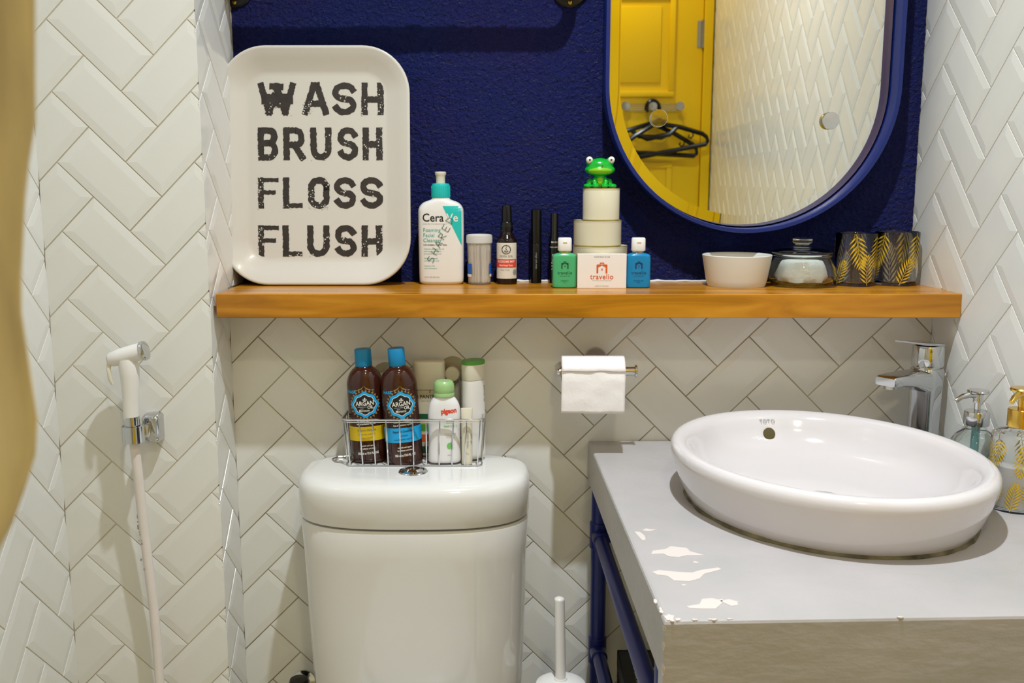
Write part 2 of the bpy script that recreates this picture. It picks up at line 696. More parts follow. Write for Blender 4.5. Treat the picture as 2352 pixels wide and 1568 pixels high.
structure(link('wall_upper_back', me, 'blueplaster', recalc=False, angle=180),
          'rough navy blue plaster wall above the wooden shelf')
# chase (boxed column) beside the toilet
WC = 0.081
wc = structure(MB().box((XLW - .1, -0.11 + TH, 0), (XL - TH, 0.2, ZCEIL)).build('wall_chase', 'palegrout', smooth=False),
               'boxed column of white herringbone tiles beside the toilet')
tile_wall(wc, (0, -0.11 + TH, 0), (1, 0, 0), (0, -1, 0), XLW, XL, 0.0, ZCEIL,
          (-0.5869 - 3 * WC * k2, 1.5224 + WC * k2), WC, near=(-.65, .9))
tile_wall(wc, (XL - TH, 0, 0), (0, 1, 0), (1, 0, 0), -0.11, 0.0, 0.0, 1.1287, (-.09, 0.55), WC)
tile_wall(wc, (XL - TH, 0, 0), (0, 1, 0), (1, 0, 0), -0.11, 0.088, 1.1287, ZCEIL, (-.09, 0.55), WC)
# left wall
wl = base_panel('wall_left', (XLW - TH, 0, 0), (0, 1, 0), (1, 0, 0), YF, -0.1, 0, ZCEIL, 0.1, 'palegrout',
                'left side wall of white herringbone tiles')
tile_wall(wl, (XLW - TH, 0, 0), (0, 1, 0), (1, 0, 0), YF, -0.11, 0.0, ZCEIL, (-.1059 - 3 * W0 * k2, .6276 + 3 * W0 * k2), W0,
          near=(-.2, .8))
# right wall, slightly out of square
sd = Vector((FL, -1, 0)).normalized()
nr = Vector((-1, -FL, 0)).normalized()
wr = base_panel('wall_right', Vector((XR, 0, 0)) - nr * TH, sd, nr, -0.2, 2.45, 0, ZCEIL, 0.1, 'palegrout',
                'right side wall of white herringbone tiles beside the mirror')
tile_wall(wr, Vector((XR, 0, 0)) - nr * TH, sd, nr, -0.104, 2.40, 0.0, ZCEIL, (-0.031, 1.524), W0, near=(.7, 1.35))

# wall with the yellow door (seen in the mirror)
slab('wall_front', (-1.0, YF - .12, 0), (0.10, YF, ZCEIL), 'wallpaint', 'cream painted wall beside the yellow door')
slab('wall_front_lintel', (0.10, YF - .12, 2.28), (1.0, YF, ZCEIL), 'wallpaint', 'cream painted wall strip over the yellow door')
dr = MB().box((0.14, YF - .06, 0.0), (0.826, YF - .015, 2.22)).build('door_1', 'yellow', smooth=False)
structure(dr, 'yellow panelled door reflected in the mirror')


def moulding(x0, x1, z0, z1, w, d):
    """a raised frame around a door panel"""
    m = MB()
    y = YF - .015
    for (a, b, c, e) in ((x0, z0, x1, z0 + w), (x0, z1 - w, x1, z1), (x0, z0 + w, x0 + w, z1 - w), (x1 - w, z0 + w, x1, z1 - w)):
        m.box((a, y - .002, b), (c, y + d, e), bev=0.003)
    return m


for (x0, x1, z0, z1) in ((0.24, 0.705, 1.68, 2.12), (0.24, 0.705, 0.2, 1.40)):
    moulding(x0, x1, z0, z1, 0.024, 0.011).build('panel_moulding', 'yellow', dr, angle=30)
    MB().box((x0 + .06, YF - .02, z0 + .06), (x1 - .06, YF - .009, z1 - .06), bev=0.004).build('raised_panel', 'yellow', dr, angle=30)
hg = MB()
hg.tube([(0.826, YF - .008, 1.885), (0.826, YF - .008, 2.005)], 0.0065, 10)
for q in range(6):
    z = 1.885 + q * 0.02
    hg.tube([(0.826, YF - .008, z), (0.826, YF - .008, z + .017)], 0.008, 10)
hg.box((0.80, YF - .016, 1.89), (0.85, YF - .0125, 2.0))
hg.build('hinge', 'steel', dr)
tr = MB()
tr.box((0.829, YF - .08, 0), (0.868, YF + .004, 2.28), bev=0.003)
tr.box((0.10, YF - .08, 0), (0.138, YF + .004, 2.28), bev=0.003)
tr.box((0.138, YF - .08, 2.223), (0.829, YF + .004, 2.28), bev=0.003)
structure(tr.build('trim_1', 'yellow', smooth=False), 'yellow door frame around the panelled door')

# downlights: the key lamp, and a fixture added for the warm fill
for nm, (x, y, z), r, lb in (('ceiling_downlight', KEY, 0.06, 'round white ceiling downlight above the toilet tank'),
                             ('ceiling_downlight', FILL, 0.1, 'round ceiling fixture added for the warm fill near the yellow door')):
    t = thing(nm, lb, 'ceiling light', (x, y, ZCEIL))
    MB().lathe([(r * .86, -.001), (r, -.004), (r * 1.15, -.012), (r * 1.25, -.006), (r * 1.28, 0)], 40, cap0=False,
               cap1=False).build('trim_ring', 'white', t)
    MB().lathe([(r * .9, -.002), (r * .9, 0.0)], 40).build('lamp_housing', 'white', t)

# ------------------------------------------------------------------ wooden shelf
sh = MB().box((-0.508, -0.10, 1.0872), (0.7715, 0.104, ZS), bev=0.0015).build('wooden_shelf', 'wood', smooth=False)
tag(sh, 'long thick varnished wooden wall shelf spanning below the blue wall', 'shelf')
# lump of white plaster left along the shelf back
for (xa, xb, nm) in ((-0.02, 0.13, 0), (0.24, 0.40, 1)):
    m = MB()
    pts = 24
    for i in range(pts + 1):
        pass
    path = [(xa + (xb - xa) * i / pts, 0.106, ZS + 0.001 + 0.0016 * noise.noise(Vector((i * .7, nm * 5, 0)))) for i in range(pts + 1)]
    rr = [0.0022 + 0.0022 * abs(noise.noise(Vector((i * .9, 3 + nm, 0)))) for i in range(pts + 1)]
    m.tube(path, rr, 8)
    b = m.build('plaster_bead', 'white')
    tag(b, ('ragged white plaster bead along the shelf back behind the mascara tubes' if nm == 0 else
            'ragged white plaster bead along the shelf back beside the blue travel bottle'), 'plaster')

# ------------------------------------------------------------------ mirror
def stadium(w, r, zb, zt, cnt=48, cx=0.0):
    """oval outline (x, z): half width r = w/2, straight sides"""
    pts = []
    for k in range(cnt + 1):
        a = PI + PI * k / cnt
        pts.append((cx + r * math.cos(a), zb + r + r * math.sin(a)))
    for k in range(cnt + 1):
        a = PI * k / cnt
        pts.append((cx + r * math.cos(a), zt - r + r * math.sin(a)))
    return pts


mr = thing('wall_mirror', 'oval wall mirror with a deep navy blue metal frame', 'mirror', (0.4375, 0.095, 1.2242))
def ring_y(w, ins, y):
    r = w / 2 - ins
    return [(x, y, z) for x, z in stadium(0, r, ins, 0.86 - ins)]
FRW = 0.5384
m = MB()
m.rings([ring_y(FRW, 0, 0.008), ring_y(FRW, 0, -0.040), ring_y(FRW, .001, -0.0412), ring_y(FRW, .007, -0.0412), ring_y(FRW, .008, -0.040),
         ring_y(FRW, .008, 0.008)], False, False)
m.rings([ring_y(FRW, 0, 0.008), ring_y(FRW, 0.008, 0.008)], False, False)
m.build('frame', 'navyframe', mr)
g = MB()
g.rings([ring_y(FRW, .011, 0.004), ring_y(FRW, .011, -0.0035), ring_y(FRW, .031, -0.0048)], True, False)
n = len(g.v)
g.build('bevelled_edge', 'mirror', mr, angle=5)
g = MB()
rr = ring_y(FRW, .031, -0.0048)
g.add(rr, [tuple(range(len(rr)))])
g.build('glass', 'mirror', mr, smooth=False)
for (x, z) in ((0.2715 - .4375, 1.434 - 1.2242), (0.5885 - .4375, 1.4295 - 1.2242)):
    mm = Matrix.Translation((x, -0.0048, z)) @ Matrix.Rotation(R(90), 4, 'X')
    MB().lathe([(0.012, 0), (0.012, 0.004), (0.0155, 0.005), (0.016, 0.009), (0.0152, 0.0105), (0.0001, 0.011)], 32, mtx=mm).build(
        'mounting_stud', 'chrome', mr)

# ------------------------------------------------------------------ black pipe rail above
pr = thing('pipe_rail', 'black pipe towel rail fixed to the blue wall above the tray', 'rail', (0.107, YU, 1.668))
LX = -0.616
path = []
P = 0.062
for k in range(7):
    a = R(90 * k / 6)
    path.append((-0.03 + 0.03 * math.cos(a), -P + 0.03 - 0.03 * math.sin(a), 0))
path2 = [(LX + 0.03 - 0.03 * math.sin(R(90 * k / 6)), -P + 0.03 - 0.03 * math.cos(R(90 * k / 6)), 0) for k in range(7)]
MB().tube([(0, 0.0, 0)] + path + path2 + [(LX, 0.0, 0)], 0.0125, 16).build('rail', 'blackmetal', pr)
for fx in (0, LX):
    mm = Matrix.Translation((fx, 0.002, 0)) @ Matrix.Rotation(R(90), 4, 'X')
    MB().lathe([(0.034, 0), (0.034, 0.005), (0.031, 0.008), (0.019, 0.009), (0.0175, 0.022), (0.013, 0.024)], 36, mtx=mm).build('flange', 'blackmetal', pr)
    for a in (90, 210, 330):
        mm = Matrix.Translation((fx + .0255 * math.cos(R(a - 180)), -0.006, .0255 * math.sin(R(a - 180)))) @ Matrix.Rotation(R(90), 4, 'X')
        MB().lathe([(0.004, 0), (0.004, 0.0015), (0.0025, 0.0028), (0.0001, 0.003)], 14, mtx=mm).build('screw', 'brass', pr)

# ------------------------------------------------------------------ tray sign
ty = thing('serving_tray', 'white tray printed with wash brush floss flush leaning on the blue wall', 'tray',
           (-0.3603, 0.046, ZS), (R(-5.5), 0, 0))
TW, TZ = 0.348, 0.4345


def tray_ring(ins, y, rad):
    return [(x, y, z + TZ / 2) for x, z in rrect(TW - 2 * ins, TZ - 2 * ins, rad, 14)]


m = MB()
m.rings([tray_ring(0.006, 0.000, .077), tray_ring(0.0015, -0.010, .083), tray_ring(0, -0.014, .086), tray_ring(0.0005, -0.0165, .086),
         tray_ring(0.003, -0.0175, .083), tray_ring(0.006, -0.0165, .08), tray_ring(0.022, -0.009, .062), tray_ring(0.042, 0.002, .044),
         tray_ring(0.047, 0.0035, .04), tray_ring(0.052, 0.004, .036)], False, True)
m.rings([tray_ring(0.006, 0.000, .077), tray_ring(0.030, 0.010, .056), tray_ring(0.045, 0.013, .042)], False, True)
m.build('tray_body', 'melamine', ty, angle=60)


def arc(cx, cy, rx, ry, a0, a1, n=12):
    return [(cx + rx * math.cos(R(a0 + (a1 - a0) * i / n)), cy + ry * math.sin(R(a0 + (a1 - a0) * i / n))) for i in range(n + 1)]


def glyph(ch):
    """strokes in a unit box, thickness inset handled by the caller"""
    if ch == 'A':
        return [[(0, 0), (.42, 1)], [(.42, 1), (.58, 1)], [(.58, 1), (1, 0)], [(.2, .32), (.8, .32)]]
    if ch == 'H':
        return [[(0, 0), (.02, 1)], [(1, 0), (.98, 1)], [(0, .48), (1, .48)]]
    if ch == 'S':
        return [arc(.5, .745, .5, .255, 22, 238, 16) + arc(.5, .255, .5, .255, 58, -158, 16)]
    if ch == 'B':
        return [[(0, 0), (0, 1)], [(0, 1), (.6, 1)] + arc(.6, .765, .36, .235, 90, -90, 10) + [(0, .53)],
                [(0, .53), (.62, .53)] + arc(.62, .265, .38, .265, 90, -90, 10) + [(0, 0)]]
    if ch == 'R':
        return [[(0, 0), (0, 1)], [(0, 1), (.6, 1)] + arc(.6, .73, .36, .27, 90, -90, 10) + [(0, .46)], [(.5, .46), (1, 0)]]
    if ch == 'U':
        return [[(0, 1), (0, .3)] + arc(.5, .3, .5, .3, 180, 360, 12) + [(1, 1)]]
    if ch == 'F':
        return [[(0, 0), (0, 1)], [(0, 1), (1, 1)], [(0, .52), (.8, .52)]]
    if ch == 'L':
        return [[(0, 1), (0, 0)], [(0, 0), (1, 0)]]
    if ch == 'O':
        return [arc(.5, .72, .5, .28, 0, 180, 12) + arc(.5, .28, .5, .28, 180, 360, 12) + [(1, .72)]]
    if ch == 'W':
        return [[(0, 1), (.24, 0)], [(.24, 0), (.42, .62)], [(.55, .62), (.76, 0)], [(.76, 0), (1, 1)], [(.1, .42), (.92, .42)],
                [(.16, .55), (.88, .58)], [(.2, .3), (.82, .3)], [(.36, .98), (.62, .96)], [(.46, .92), (.56, .72)]]
    return []


U = 0.0003075          # metres per drawing unit
THK = 41
rows = [('WASH', 292, 487, [(268, 495), (532, 692), (712, 858), (885, 1022)]),
        ('BRUSH', 557, 755, [(262, 385), (415, 548), (577, 705), (740, 865), (890, 1012)]),
        ('FLOSS', 853, 1043, [(258, 385), (408, 528), (560, 690), (715, 850), (873, 1012)]),
        ('FLUSH', 1140, 1332, [(255, 382), (402, 522), (550, 687), (718, 850), (878, 1007)])]
rng = random.Random(3)


def tray_xy(px, py):
    return ((px - 617) * U, (1500 - py) * U + 0.0005)


for word, ya, yb, spans in rows:
    for ch, (xa, xb) in zip(word, spans):
        pm_v, pm_f = [], []
        tk = THK * (0.95 if ch != 'F' else .85)
        for si, st in enumerate(glyph(ch)):
            pts = []
            h = tk / 2
            for gx, gy in st:
                pts.append((xa + h + gx * (xb - xa - tk), yb - h - gy * (yb - ya - tk)))
            # densify
            dn = []
            for p, q in zip(pts, pts[1:]):
                L = math.hypot(q[0] - p[0], q[1] - p[1])
                kk = max(1, int(L / 7))
                for i in range(kk):
                    dn.append((p[0] + (q[0] - p[0]) * i / kk, p[1] + (q[1] - p[1]) * i / kk))
            dn.append(pts[-1])
            # extend the ends by half the thickness
            d0 = Vector((dn[0][0] - dn[1][0], dn[0][1] - dn[1][1])).normalized() * h * .9
            d1 = Vector((dn[-1][0] - dn[-2][0], dn[-1][1] - dn[-2][1])).normalized() * h * .9
            dn = [(dn[0][0] + d0.x, dn[0][1] + d0.y)] + dn + [(dn[-1][0] + d1.x, dn[-1][1] + d1.y)]
            base = len(pm_v)
            horiz = ch in 'FL' and abs(st[0][1] - st[-1][1]) < .01 and len(st) == 2
            for i, p in enumerate(dn):
                a, b = dn[max(i - 1, 0)], dn[min(i + 1, len(dn) - 1)]
                t = Vector((b[0] - a[0], b[1] - a[1])).normalized()
                nn = Vector((-t.y, t.x))
                hh = h * (.74 if horiz else 1)
                e0 = hh + rng.uniform(-3.4, 2.2)
                e1 = hh + rng.uniform(-3.4, 2.2)
                for s_, e in ((1, e0), (-1, e1)):
                    x, y = tray_xy(p[0] + nn.x * s_ * e, p[1] + nn.y * s_ * e)
                    pm_v.append((x, 0.0036 - 0.00006 * si, y))
            for i in range(len(dn) - 1):
                a = base + 2 * i
                pm_f.append((a, a + 1, a + 3, a + 2))
        MB().add(pm_v, pm_f).build('printed_letter', 'ink', ty, smooth=False)
# wear: flakes of bare tray showing through the print
wv, wf = [], []


def flake(px, py, r):
    x, y = tray_xy(px, py)
    k0 = len(wv)
    kk = 6
    for j in range(kk):
        a = 2 * PI * j / kk
        q = r * U * rng.uniform(.5, 1.3)
        wv.append((x + q * math.cos(a), 0.004 - 0.0011, y + q * math.sin(a)))
    wf.append(tuple(range(k0, k0 + kk)))


for word, ya, yb, spans in rows:
    for ch, (xa, xb) in zip(word, spans):
        zones = {'H': [(xb - 34, xb, ya, yb, 24), (xa, xa + 34, (ya + yb) / 2, yb, 14)], 'F': [(xa, xa + 32, ya, yb, 40)],
                 'S': [((xa + xb) / 2 - 25, (xa + xb) / 2 + 15, (ya + yb) / 2 - 26, (ya + yb) / 2 + 20, 16)],
                 'O': [(xa, xa + 34, ya + 80, yb, 34), (xa, xb, yb - 34, yb, 30), (xb - 30, xb, ya, ya + 90, 14)],
                 'U': [(xb - 36, xb, ya, yb, 12), (xa, xb, yb - 30, yb, 8)], 'A': [(xa, xa + 60, yb - 110, yb, 46)],
                 'W': [(xa + 20, xb - 20, yb - 75, yb, 26)], 'B': [(xa, xb, yb - 40, yb, 8)], 'R': [(xb - 30, xb, yb - 70, yb, 6)],
                 'L': [(xa, xb, yb - 24, yb, 10)]}.get(ch, [])
        for (a, b, c, d, k) in zones:
            for _ in range(int(k * .55)):
                flake(rng.uniform(a, b), rng.uniform(c, d), rng.uniform(1.5, 5.5))
MB().add(wv, wf).build('print_wear', 'melamine', ty, smooth=False)['kind'] = 'stuff'

# ------------------------------------------------------------------ things on the shelf
# --- pump bottle of cleanser
t = thing('cleanser_bottle', 'white pump bottle with a teal collar and teal corner print on the shelf', 'bottle', (-0.1325, 0.072, ZS))
cb = Bottle(smoothsec([(0, .036, .016, 3.2), (.003, .0395, .0185, 3.4), (.012, .0415, .0195, 3.6), (.07, .0422, .02, 3.8), (.128, .0422, .02, 3.8),
                       (.142, .0405, .0195, 3.4), (.151, .033, .0185, 2.8), (.1555, .022, .0175, 2.3), (.158, .0172, .0165, 2.0),
                       (.165, .0166, .0166, 2.0)], 4))
cb.mb(48).build('bottle_body', 'white', t, angle=60)
m = MB().lathe([(.0168, .160), (.0172, .161), (.0166, .1835), (.0155, .186), (.008, .187)], 40)
for k in range(28):
    a = 2 * PI * k / 28
    m.box((-.0006, -.0176, .162), (.0006, -.0165, .182), mtx=Matrix.Rotation(a, 4, 'Z'))
m.build('pump_collar', 'teal', t)
MB().lathe([(.0085, .186), (.0085, .198), (.0092, .2005), (.0105, .2035), (.0105, .2065), (.009, .2078), (.002, .208)], 32).build('pump_head', 'offwhite', t)
fn = cb.front
tri = [[(.006, .146), (.0375, .146), (.0375, .1415)], ]
wedge = []
NW = 14
for i in range(NW):
    za, zb = .0735 + (.1455 - .0735) * i / NW, .0735 + (.1455 - .0735) * (i + 1) / NW
    xa0 = .0385 - (.0385 - .0045) * (i / NW)
    xb0 = .0385 - (.0385 - .0045) * ((i + 1) / NW)
    wedge.append([(xa0, za), (.039, za), (.039, zb), (xb0, zb)])
decal('printed_wedge', poly_mesh(wedge), fn, 'teal', t, step=.004)
decal('printed_text', text_mesh('Cera', .021, .0002, .95), fn, 'blackprint', t, -.0135, .1235)
decal('printed_text', text_mesh('Ve', .021, .0002, .95), lambda x, z: cb.front(x, z, .0008), 'whiteprint', t, .0222, .1235)
text_lines('printed_text', ['Foaming', 'Facial', 'Cleanser'], fn, 'tealprint', t, -.0325, .101, .0098, .0094, 'LEFT')
decal('printed_text', text_mesh('DEVELOPED WITH DERMATOLOGISTS', .0026, 0, 1, 'LEFT'), fn, 'greyprint', t, -.0325, .1125)
decal('printed_text', text_mesh('FOR NORMAL TO OILY SKIN', .0034, .00005, 1, 'LEFT'), fn, 'blackprint', t, -.032, .0738)
text_lines('printed_text', ['Cleanses and removes oil', 'without disrupting the', 'protective skin barrier'], fn, 'tealprint', t, -.031, .0665, .0036, .0045, 'LEFT')
text_lines('printed_text', ['With niacinamide', 'and hyaluronic acid'], fn, 'tealprint', t, -.031, .049, .0036, .0045, 'LEFT')
text_lines('printed_text', ['Fragrance free', 'non-comedogenic'], fn, 'tealprint', t, -.031, .035, .0034, .0044, 'LEFT')
decal('printed_text', text_mesh('12 FL OZ (355 mL)', .0036, 0, 1, 'LEFT'), fn, 'greyprint', t, -.031, .014)


def marker(strokes, fn, name, material, parent, w=.0009):
    polys = []
    for st in strokes:
        for (a, b) in zip(st, st[1:]):
            d = Vector((b[0] - a[0], b[1] - a[1]))
            if d.length < 1e-6:
                continue
            L = d.length
            d.normalize()
            nn = Vector((-d.y, d.x)) * w / 2
            e = d * w * .4
            kk = max(1, int(L / .004))
            for i in range(kk):
                p = Vector(a) + d * (L * i / kk) - (e if i == 0 else e * 0)
                q = Vector(a) + d * (L * (i + 1) / kk) + (e if i == kk - 1 else e * 0)
                polys.append([(p.x + nn.x, p.y + nn.y), (p.x - nn.x, p.y - nn.y), (q.x - nn.x, q.y - nn.y), (q.x + nn.x, q.y + nn.y)])
    return decal(name, poly_mesh(polys), lambda x, z: fn(x, z, .001), material, parent, step=.004)


# handwritten "SHARED" climbing the bottle: letters laid along a slanting line
hw = {'S': [[(.8, .9), (.2, .95), (.1, .6), (.8, .45), (.85, .1), (.1, 0)]], 'H': [[(.1, 0), (.15, 1)], [(.85, 0), (.9, 1)], [(.1, .5), (.9, .5)]],
      'A': [[(0, 0), (.5, 1), (.9, 0)], [(.15, .4), (.8, .4)]], 'R': [[(.1, 0), (.1, 1), (.8, .85), (.75, .55), (.1, .5), (.9, 0)]],
      'E': [[(.1, 0), (.1, 1)], [(.1, 1), (.9, 1)], [(.1, .5), (.8, .5)], [(.1, 0), (.9, 0)]], 'D': [[(.1, 0), (.1, 1), (.8, .8), (.9, .3), (.1, 0)]]}
st = []
ang = R(62)
for i, ch in enumerate('SHARED'):
    ox, oz = -.021 + i * .0072, .043 + i * .0143
    for s_ in hw[ch]:
        st.append([(ox + (px * .0115) * math.cos(ang) - (py * .014 - .007) * math.sin(ang) * .9,
                    oz + (px * .0115) * math.sin(ang) * .9 + (py * .014 - .007) * math.cos(ang)) for px, py in s_])
marker(st, cb.front, 'handwriting', 'darkgreenink', t)

# --- cotton swab tub
t = thing('swab_tub', 'clear plastic tub of cotton swabs with a ridged lid', 'tub', (-0.0611, 0.068, ZS))
MB().lathe([(.0205, 0), (.0215, .002), (.0222, .05), (.0228, .078), (.0218, .078), (.0212, .05), (.0205, .0025), (.001, .002)], 40, cap1=False).build('tub_body', 'frost', t)
MB().lathe([(.0232, .076), (.0245, .0775), (.0245, .0875), (.0238, .0915), (.0215, .0925), (.0205, .0905), (.001, .0905)], 40).build('lid', 'milkclear', t)
sb = Bottle([(0, .0219, .0219, 2), (.08, .0229, .0229, 2)])
for (xa, xb) in ((-.035, -.0145), (.0215, .033)):
    decal('sticker', poly_mesh([p for (za, zb) in ((.0135, .0335),) for p in rect_poly(xa, za + .006, xb, zb + .0055, 8)]), sb.wrap, 'brushedlabel', t, step=.003)
    decal('sticker', poly_mesh(rect_poly(xa + .001, .0145, xb - .001, .0195, 8)), sb.wrap, 'whiteprint', t, step=.003)
sw = MB()
for k in range(110):
    a, rr = rng.uniform(0, 2 * PI), .0188 * math.sqrt(rng.uniform(0, 1))
    x, y = rr * math.cos(a), rr * math.sin(a)
    dx, dy = rng.uniform(-.0012, .0012), rng.uniform(-.0012, .0012)
    h = .0735 + rng.uniform(-.003, .002)
    sw.tube([(x, y, .004), (x, y, .006), (x, y, .014), (x, y, .016), (x + dx, y + dy, h - .012), (x + dx, y + dy, h - .01), (x + dx, y + dy, h - .002), (x + dx, y + dy, h)],
            [.0012, .0024, .0024, .0014, .0014, .0024, .0024, .0012], 6)
o = sw.build('cotton_swabs', 'cotton')
o.location = (-0.0611, 0.068, ZS)
tag(o, 'white cotton swabs packed upright inside the clear tub', 'cotton swabs', kind='stuff')

# --- amber spray bottle
t = thing('spray_bottle', 'dark amber mist spray bottle with black cap and red striped label', 'bottle', (-0.0098, 0.072, ZS))
pb = Bottle(smoothsec([(0, .0175, .0175, 2), (.002, .0192, .0192, 2), (.005, .0196, .0196, 2), (.05, .0196, .0196, 2), (.074, .0196, .0196, 2), (.083, .0182, .0182, 2),
                       (.092, .0125, .0125, 2), (.097, .0105, .0105, 2), (.101, .0102, .0102, 2)], 4))
pb.mb(40).build('bottle_body', 'amberdark', t, angle=60)
MB().lathe([(.0112, .098), (.0116, .1), (.0116, .114), (.0108, .1155), (.0094, .1165), (.0094, .1285), (.0088, .1445), (.0082, .146), (.003, .1465)], 36).build('spray_cap', 'black', t)
MB().lathe([(.0118, .107), (.0119, .108), (.0118, .109)], 36, cap0=False, cap1=False).build('collar_ridge', 'blackprint', t)
wl_ = lambda x, z: pb.wrap(x, z)
lab = [p for i in range(8) for p in rect_poly(-.024, .011 + i * .0083, .0225, .011 + (i + 1) * .0083, 14)]
decal('label', poly_mesh(lab), lambda x, z: pb.wrap(x, z, .0003), 'paper', t, step=None)
decal('label_band', poly_mesh(rect_poly(-.0238, .0315, .0205, .0475, 14)), lambda x, z: pb.wrap(x, z, .0005), 'red', t, step=None)
# gear-rim emblem with a droplet
ring = []
for k in range(36):
    a0, a1 = 2 * PI * k / 36, 2 * PI * (k + 1) / 36
    ring.append([(.0072 * math.cos(a0), .0072 * math.sin(a0)), (.0082 * math.cos(a0), .0082 * math.sin(a0)), (.0082 * math.cos(a1), .0082 * math.sin(a1)),
                 (.0072 * math.cos(a1), .0072 * math.sin(a1))])
    if k % 2 == 0:
        ring.append([(.0082 * math.cos(a0), .0082 * math.sin(a0)), (.0095 * math.cos((a0 + a1) / 2), .0095 * math.sin((a0 + a1) / 2)), (.0082 * math.cos(a1), .0082 * math.sin(a1))])
pw = lambda x, z: pb.wrap(x, z, .0007)
decal('label_emblem', poly_mesh(ring), pw, 'blackprint', t, -.001, .0652, step=.004)
marker([[(a - .001, b + .0652) for a, b in s_] for s_ in ([(.001, .0055), (-.001, .002), (.0012, .0005), (-.0006, -.0018)], arc(0, -.001, .0042, .004, 200, 340, 8), arc(0, -.001, .0025, .0028, 190, 350, 8))],
       lambda x, z, e=0: pb.wrap(x, z, .0008), 'label_emblem', 'blackprint', t, .0007)
decal('label_text', text_mesh('FRMA SPA', .0066, 0, .85), pw, 'greyprint', t, -.001, .0525)
decal('label_text', text_mesh('BLOSSOME MIST', .0054, .0001, .85), pw, 'whiteprint', t, -.0015, .0428)
decal('label_text', text_mesh('Ultra Fresh Tonic', .0044, .0001, .85), pw, 'whiteprint', t, -.0015, .0358)
decal('label_text', text_mesh('Rose Tonic', .0042, 0, .9), pw, 'greyprint', t, -.003, .0275)
decal('label_emblem', poly_mesh([[(a, b) for a, b in arc(0, 0, .0045, .0055, 0, 330, 11)]]), pw, 'greyprint', t, .0165, .023, step=.003)

# --- two mascara tubes
for (x, lb, h1, h2, r) in ((0.0455, 'plain straight black mascara tube beside the amber spray bottle', .075, .139, .0105),
                           (0.0797, 'black mascara tube with white lettering and a chrome-ringed cap', .08, .131, .0092)):
    t = thing('mascara_tube', lb, 'mascara', (x, 0.083, ZS), group=None)
    MB().lathe([(r * .9, 0), (r, .001), (r, h1 - .001), (r * .96, h1)], 28).build('tube_body', 'black', t)
    MB().lathe([(r * .97, h1 + .0005), (r * .97, h1 + .002), (r * (.97 if h1 < .08 else .82), h1 + .004), (r * (.97 if h1 < .08 else .8), h2 - .001), (r * .74, h2)], 28).build('cap', 'black', t)
    bb = Bottle([(0, r, r, 2), (h2, r, r, 2)])
    if h1 < .08:
        decal('printed_text', text_mesh('false lash effect', .005, 0, 1, 'LEFT'), lambda x_, z_: bb.wrap(x_, z_), 'greyprint', t, .0, .028, R(90), step=.002)
    else:
        MB().lathe([(r * 1.01, h1 - .004), (r * 1.01, h1 - .001)], 28, cap0=False, cap1=False).build('ring', 'chrome', t)
        decal('printed_text', text_mesh('lash firm up', .0062, .0001, 1, 'LEFT'), lambda x_, z_: bb.wrap(x_, z_), 'whiteprint', t, -.003, .026, R(90), step=.002)
        decal('printed_text', text_mesh('mascara', .0045, 0, 1, 'LEFT'), lambda x_, z_: bb.wrap(x_, z_), 'greyprint', t, .004, .03, R(90), step=.002)
        decal('printed_text', text_mesh('MAKE OVER', .0032, 0, 1), lambda x_, z_: bb.wrap(x_, z_), 'whiteprint', t, -.001, .068, 0, step=.002)

# --- stack of three cream tins with a frog on top
zt = ZS
for (x, r, h, lb) in ((0.1635, .0505, .0735, 'widest cream tin at the bottom of the tin stack behind the soap box'),
                      (0.1583, .0440, .0465, 'cream tin in the middle of the tin stack'),
                      (0.1645, .0338, .0580, 'narrowest cream tin at the top of the stack under the toy frog')):
    t = thing('cream_tin', lb, 'tin', (x, 0.055, zt), group='stacked cream tins')
    MB().lathe([(r * .985, 0.0008), (r, .0014), (r, h - .004), (r * .992, h - .0036)], 48).build('tin_body', 'cream', t)
    MB().lathe([(r * .993, h - .0036), (r * 1.003, h - .0033), (r * 1.003, h - .001), (r * .995, h - .0004), (r * .97, h - .0002), (r * .95, h - .001), (.001, h - .001)], 48).build('lid', 'cream', t)
    MB().lathe([(r * 1.006, h - .0014), (r * 1.007, h - .0002), (r * .985, h)], 48, cap0=False, cap1=False).build('rim', 'creamgold', t)
    MB().lathe([(r * .985, 0), (r * 1.005, .0003), (r * 1.005, .0014)], 48, cap0=False, cap1=False).build('rim', 'creamgold', t)
    zt += h
fr = thing('toy_frog', 'bright green vinyl frog figure sitting on the stacked cream tins', 'toy', (0.161, 0.052, zt + .0002))
m = MB()
m.sphere((0, 0.001, .0395), .0235, (1.05, .78, .62), 28)            # head
m.sphere((0, -.001, .0330), .0225, (1.24, .82, .5), 28)              # jaw
for s_ in (-1, 1):
    m.sphere((s_ * .0185, -.002, .0480), .0075, (1, 1, 1), 18)       # eye mounds
    m.sphere((s_ * .0165, .006, .0098), .0095, (.8, 1.1, .85), 18)    # haunch
    m.sphere((s_ * .0225, -.006, .0042), .0072, (1.15, 1.35, .55), 18)  # hind foot
    m.sphere((s_ * .0085, -.0115, .0042), .0058, (1.2, 1.3, .65), 16)  # front foot
    m.tube([(s_ * .008, -.004, .017), (s_ * .0105, -.009, .011), (s_ * .009, -.0115, .005)], [.0048, .0042, .004], 10)
m.sphere((0, .001, .013), .0125, (.95, .85, 1.15), 24)               # torso
fo = m.build('body', 'frog', fr, angle=180)
rm = fo.modifiers.new('merge', 'REMESH')
rm.mode = 'VOXEL'
rm.voxel_size = 0.0011
rm.use_smooth_shade = True
sm = fo.modifiers.new('soften', 'SMOOTH')
sm.iterations = 4
MB().sphere((0, -.0042, .0318), .0210, (1.18, .80, .40), 28).build('mouth_patch', 'froglight', fr, angle=180)
MB().sphere((0, -.0075, .0128), .0066, (.95, .55, 1.15), 22).build('belly_patch', 'froglight', fr, angle=180)
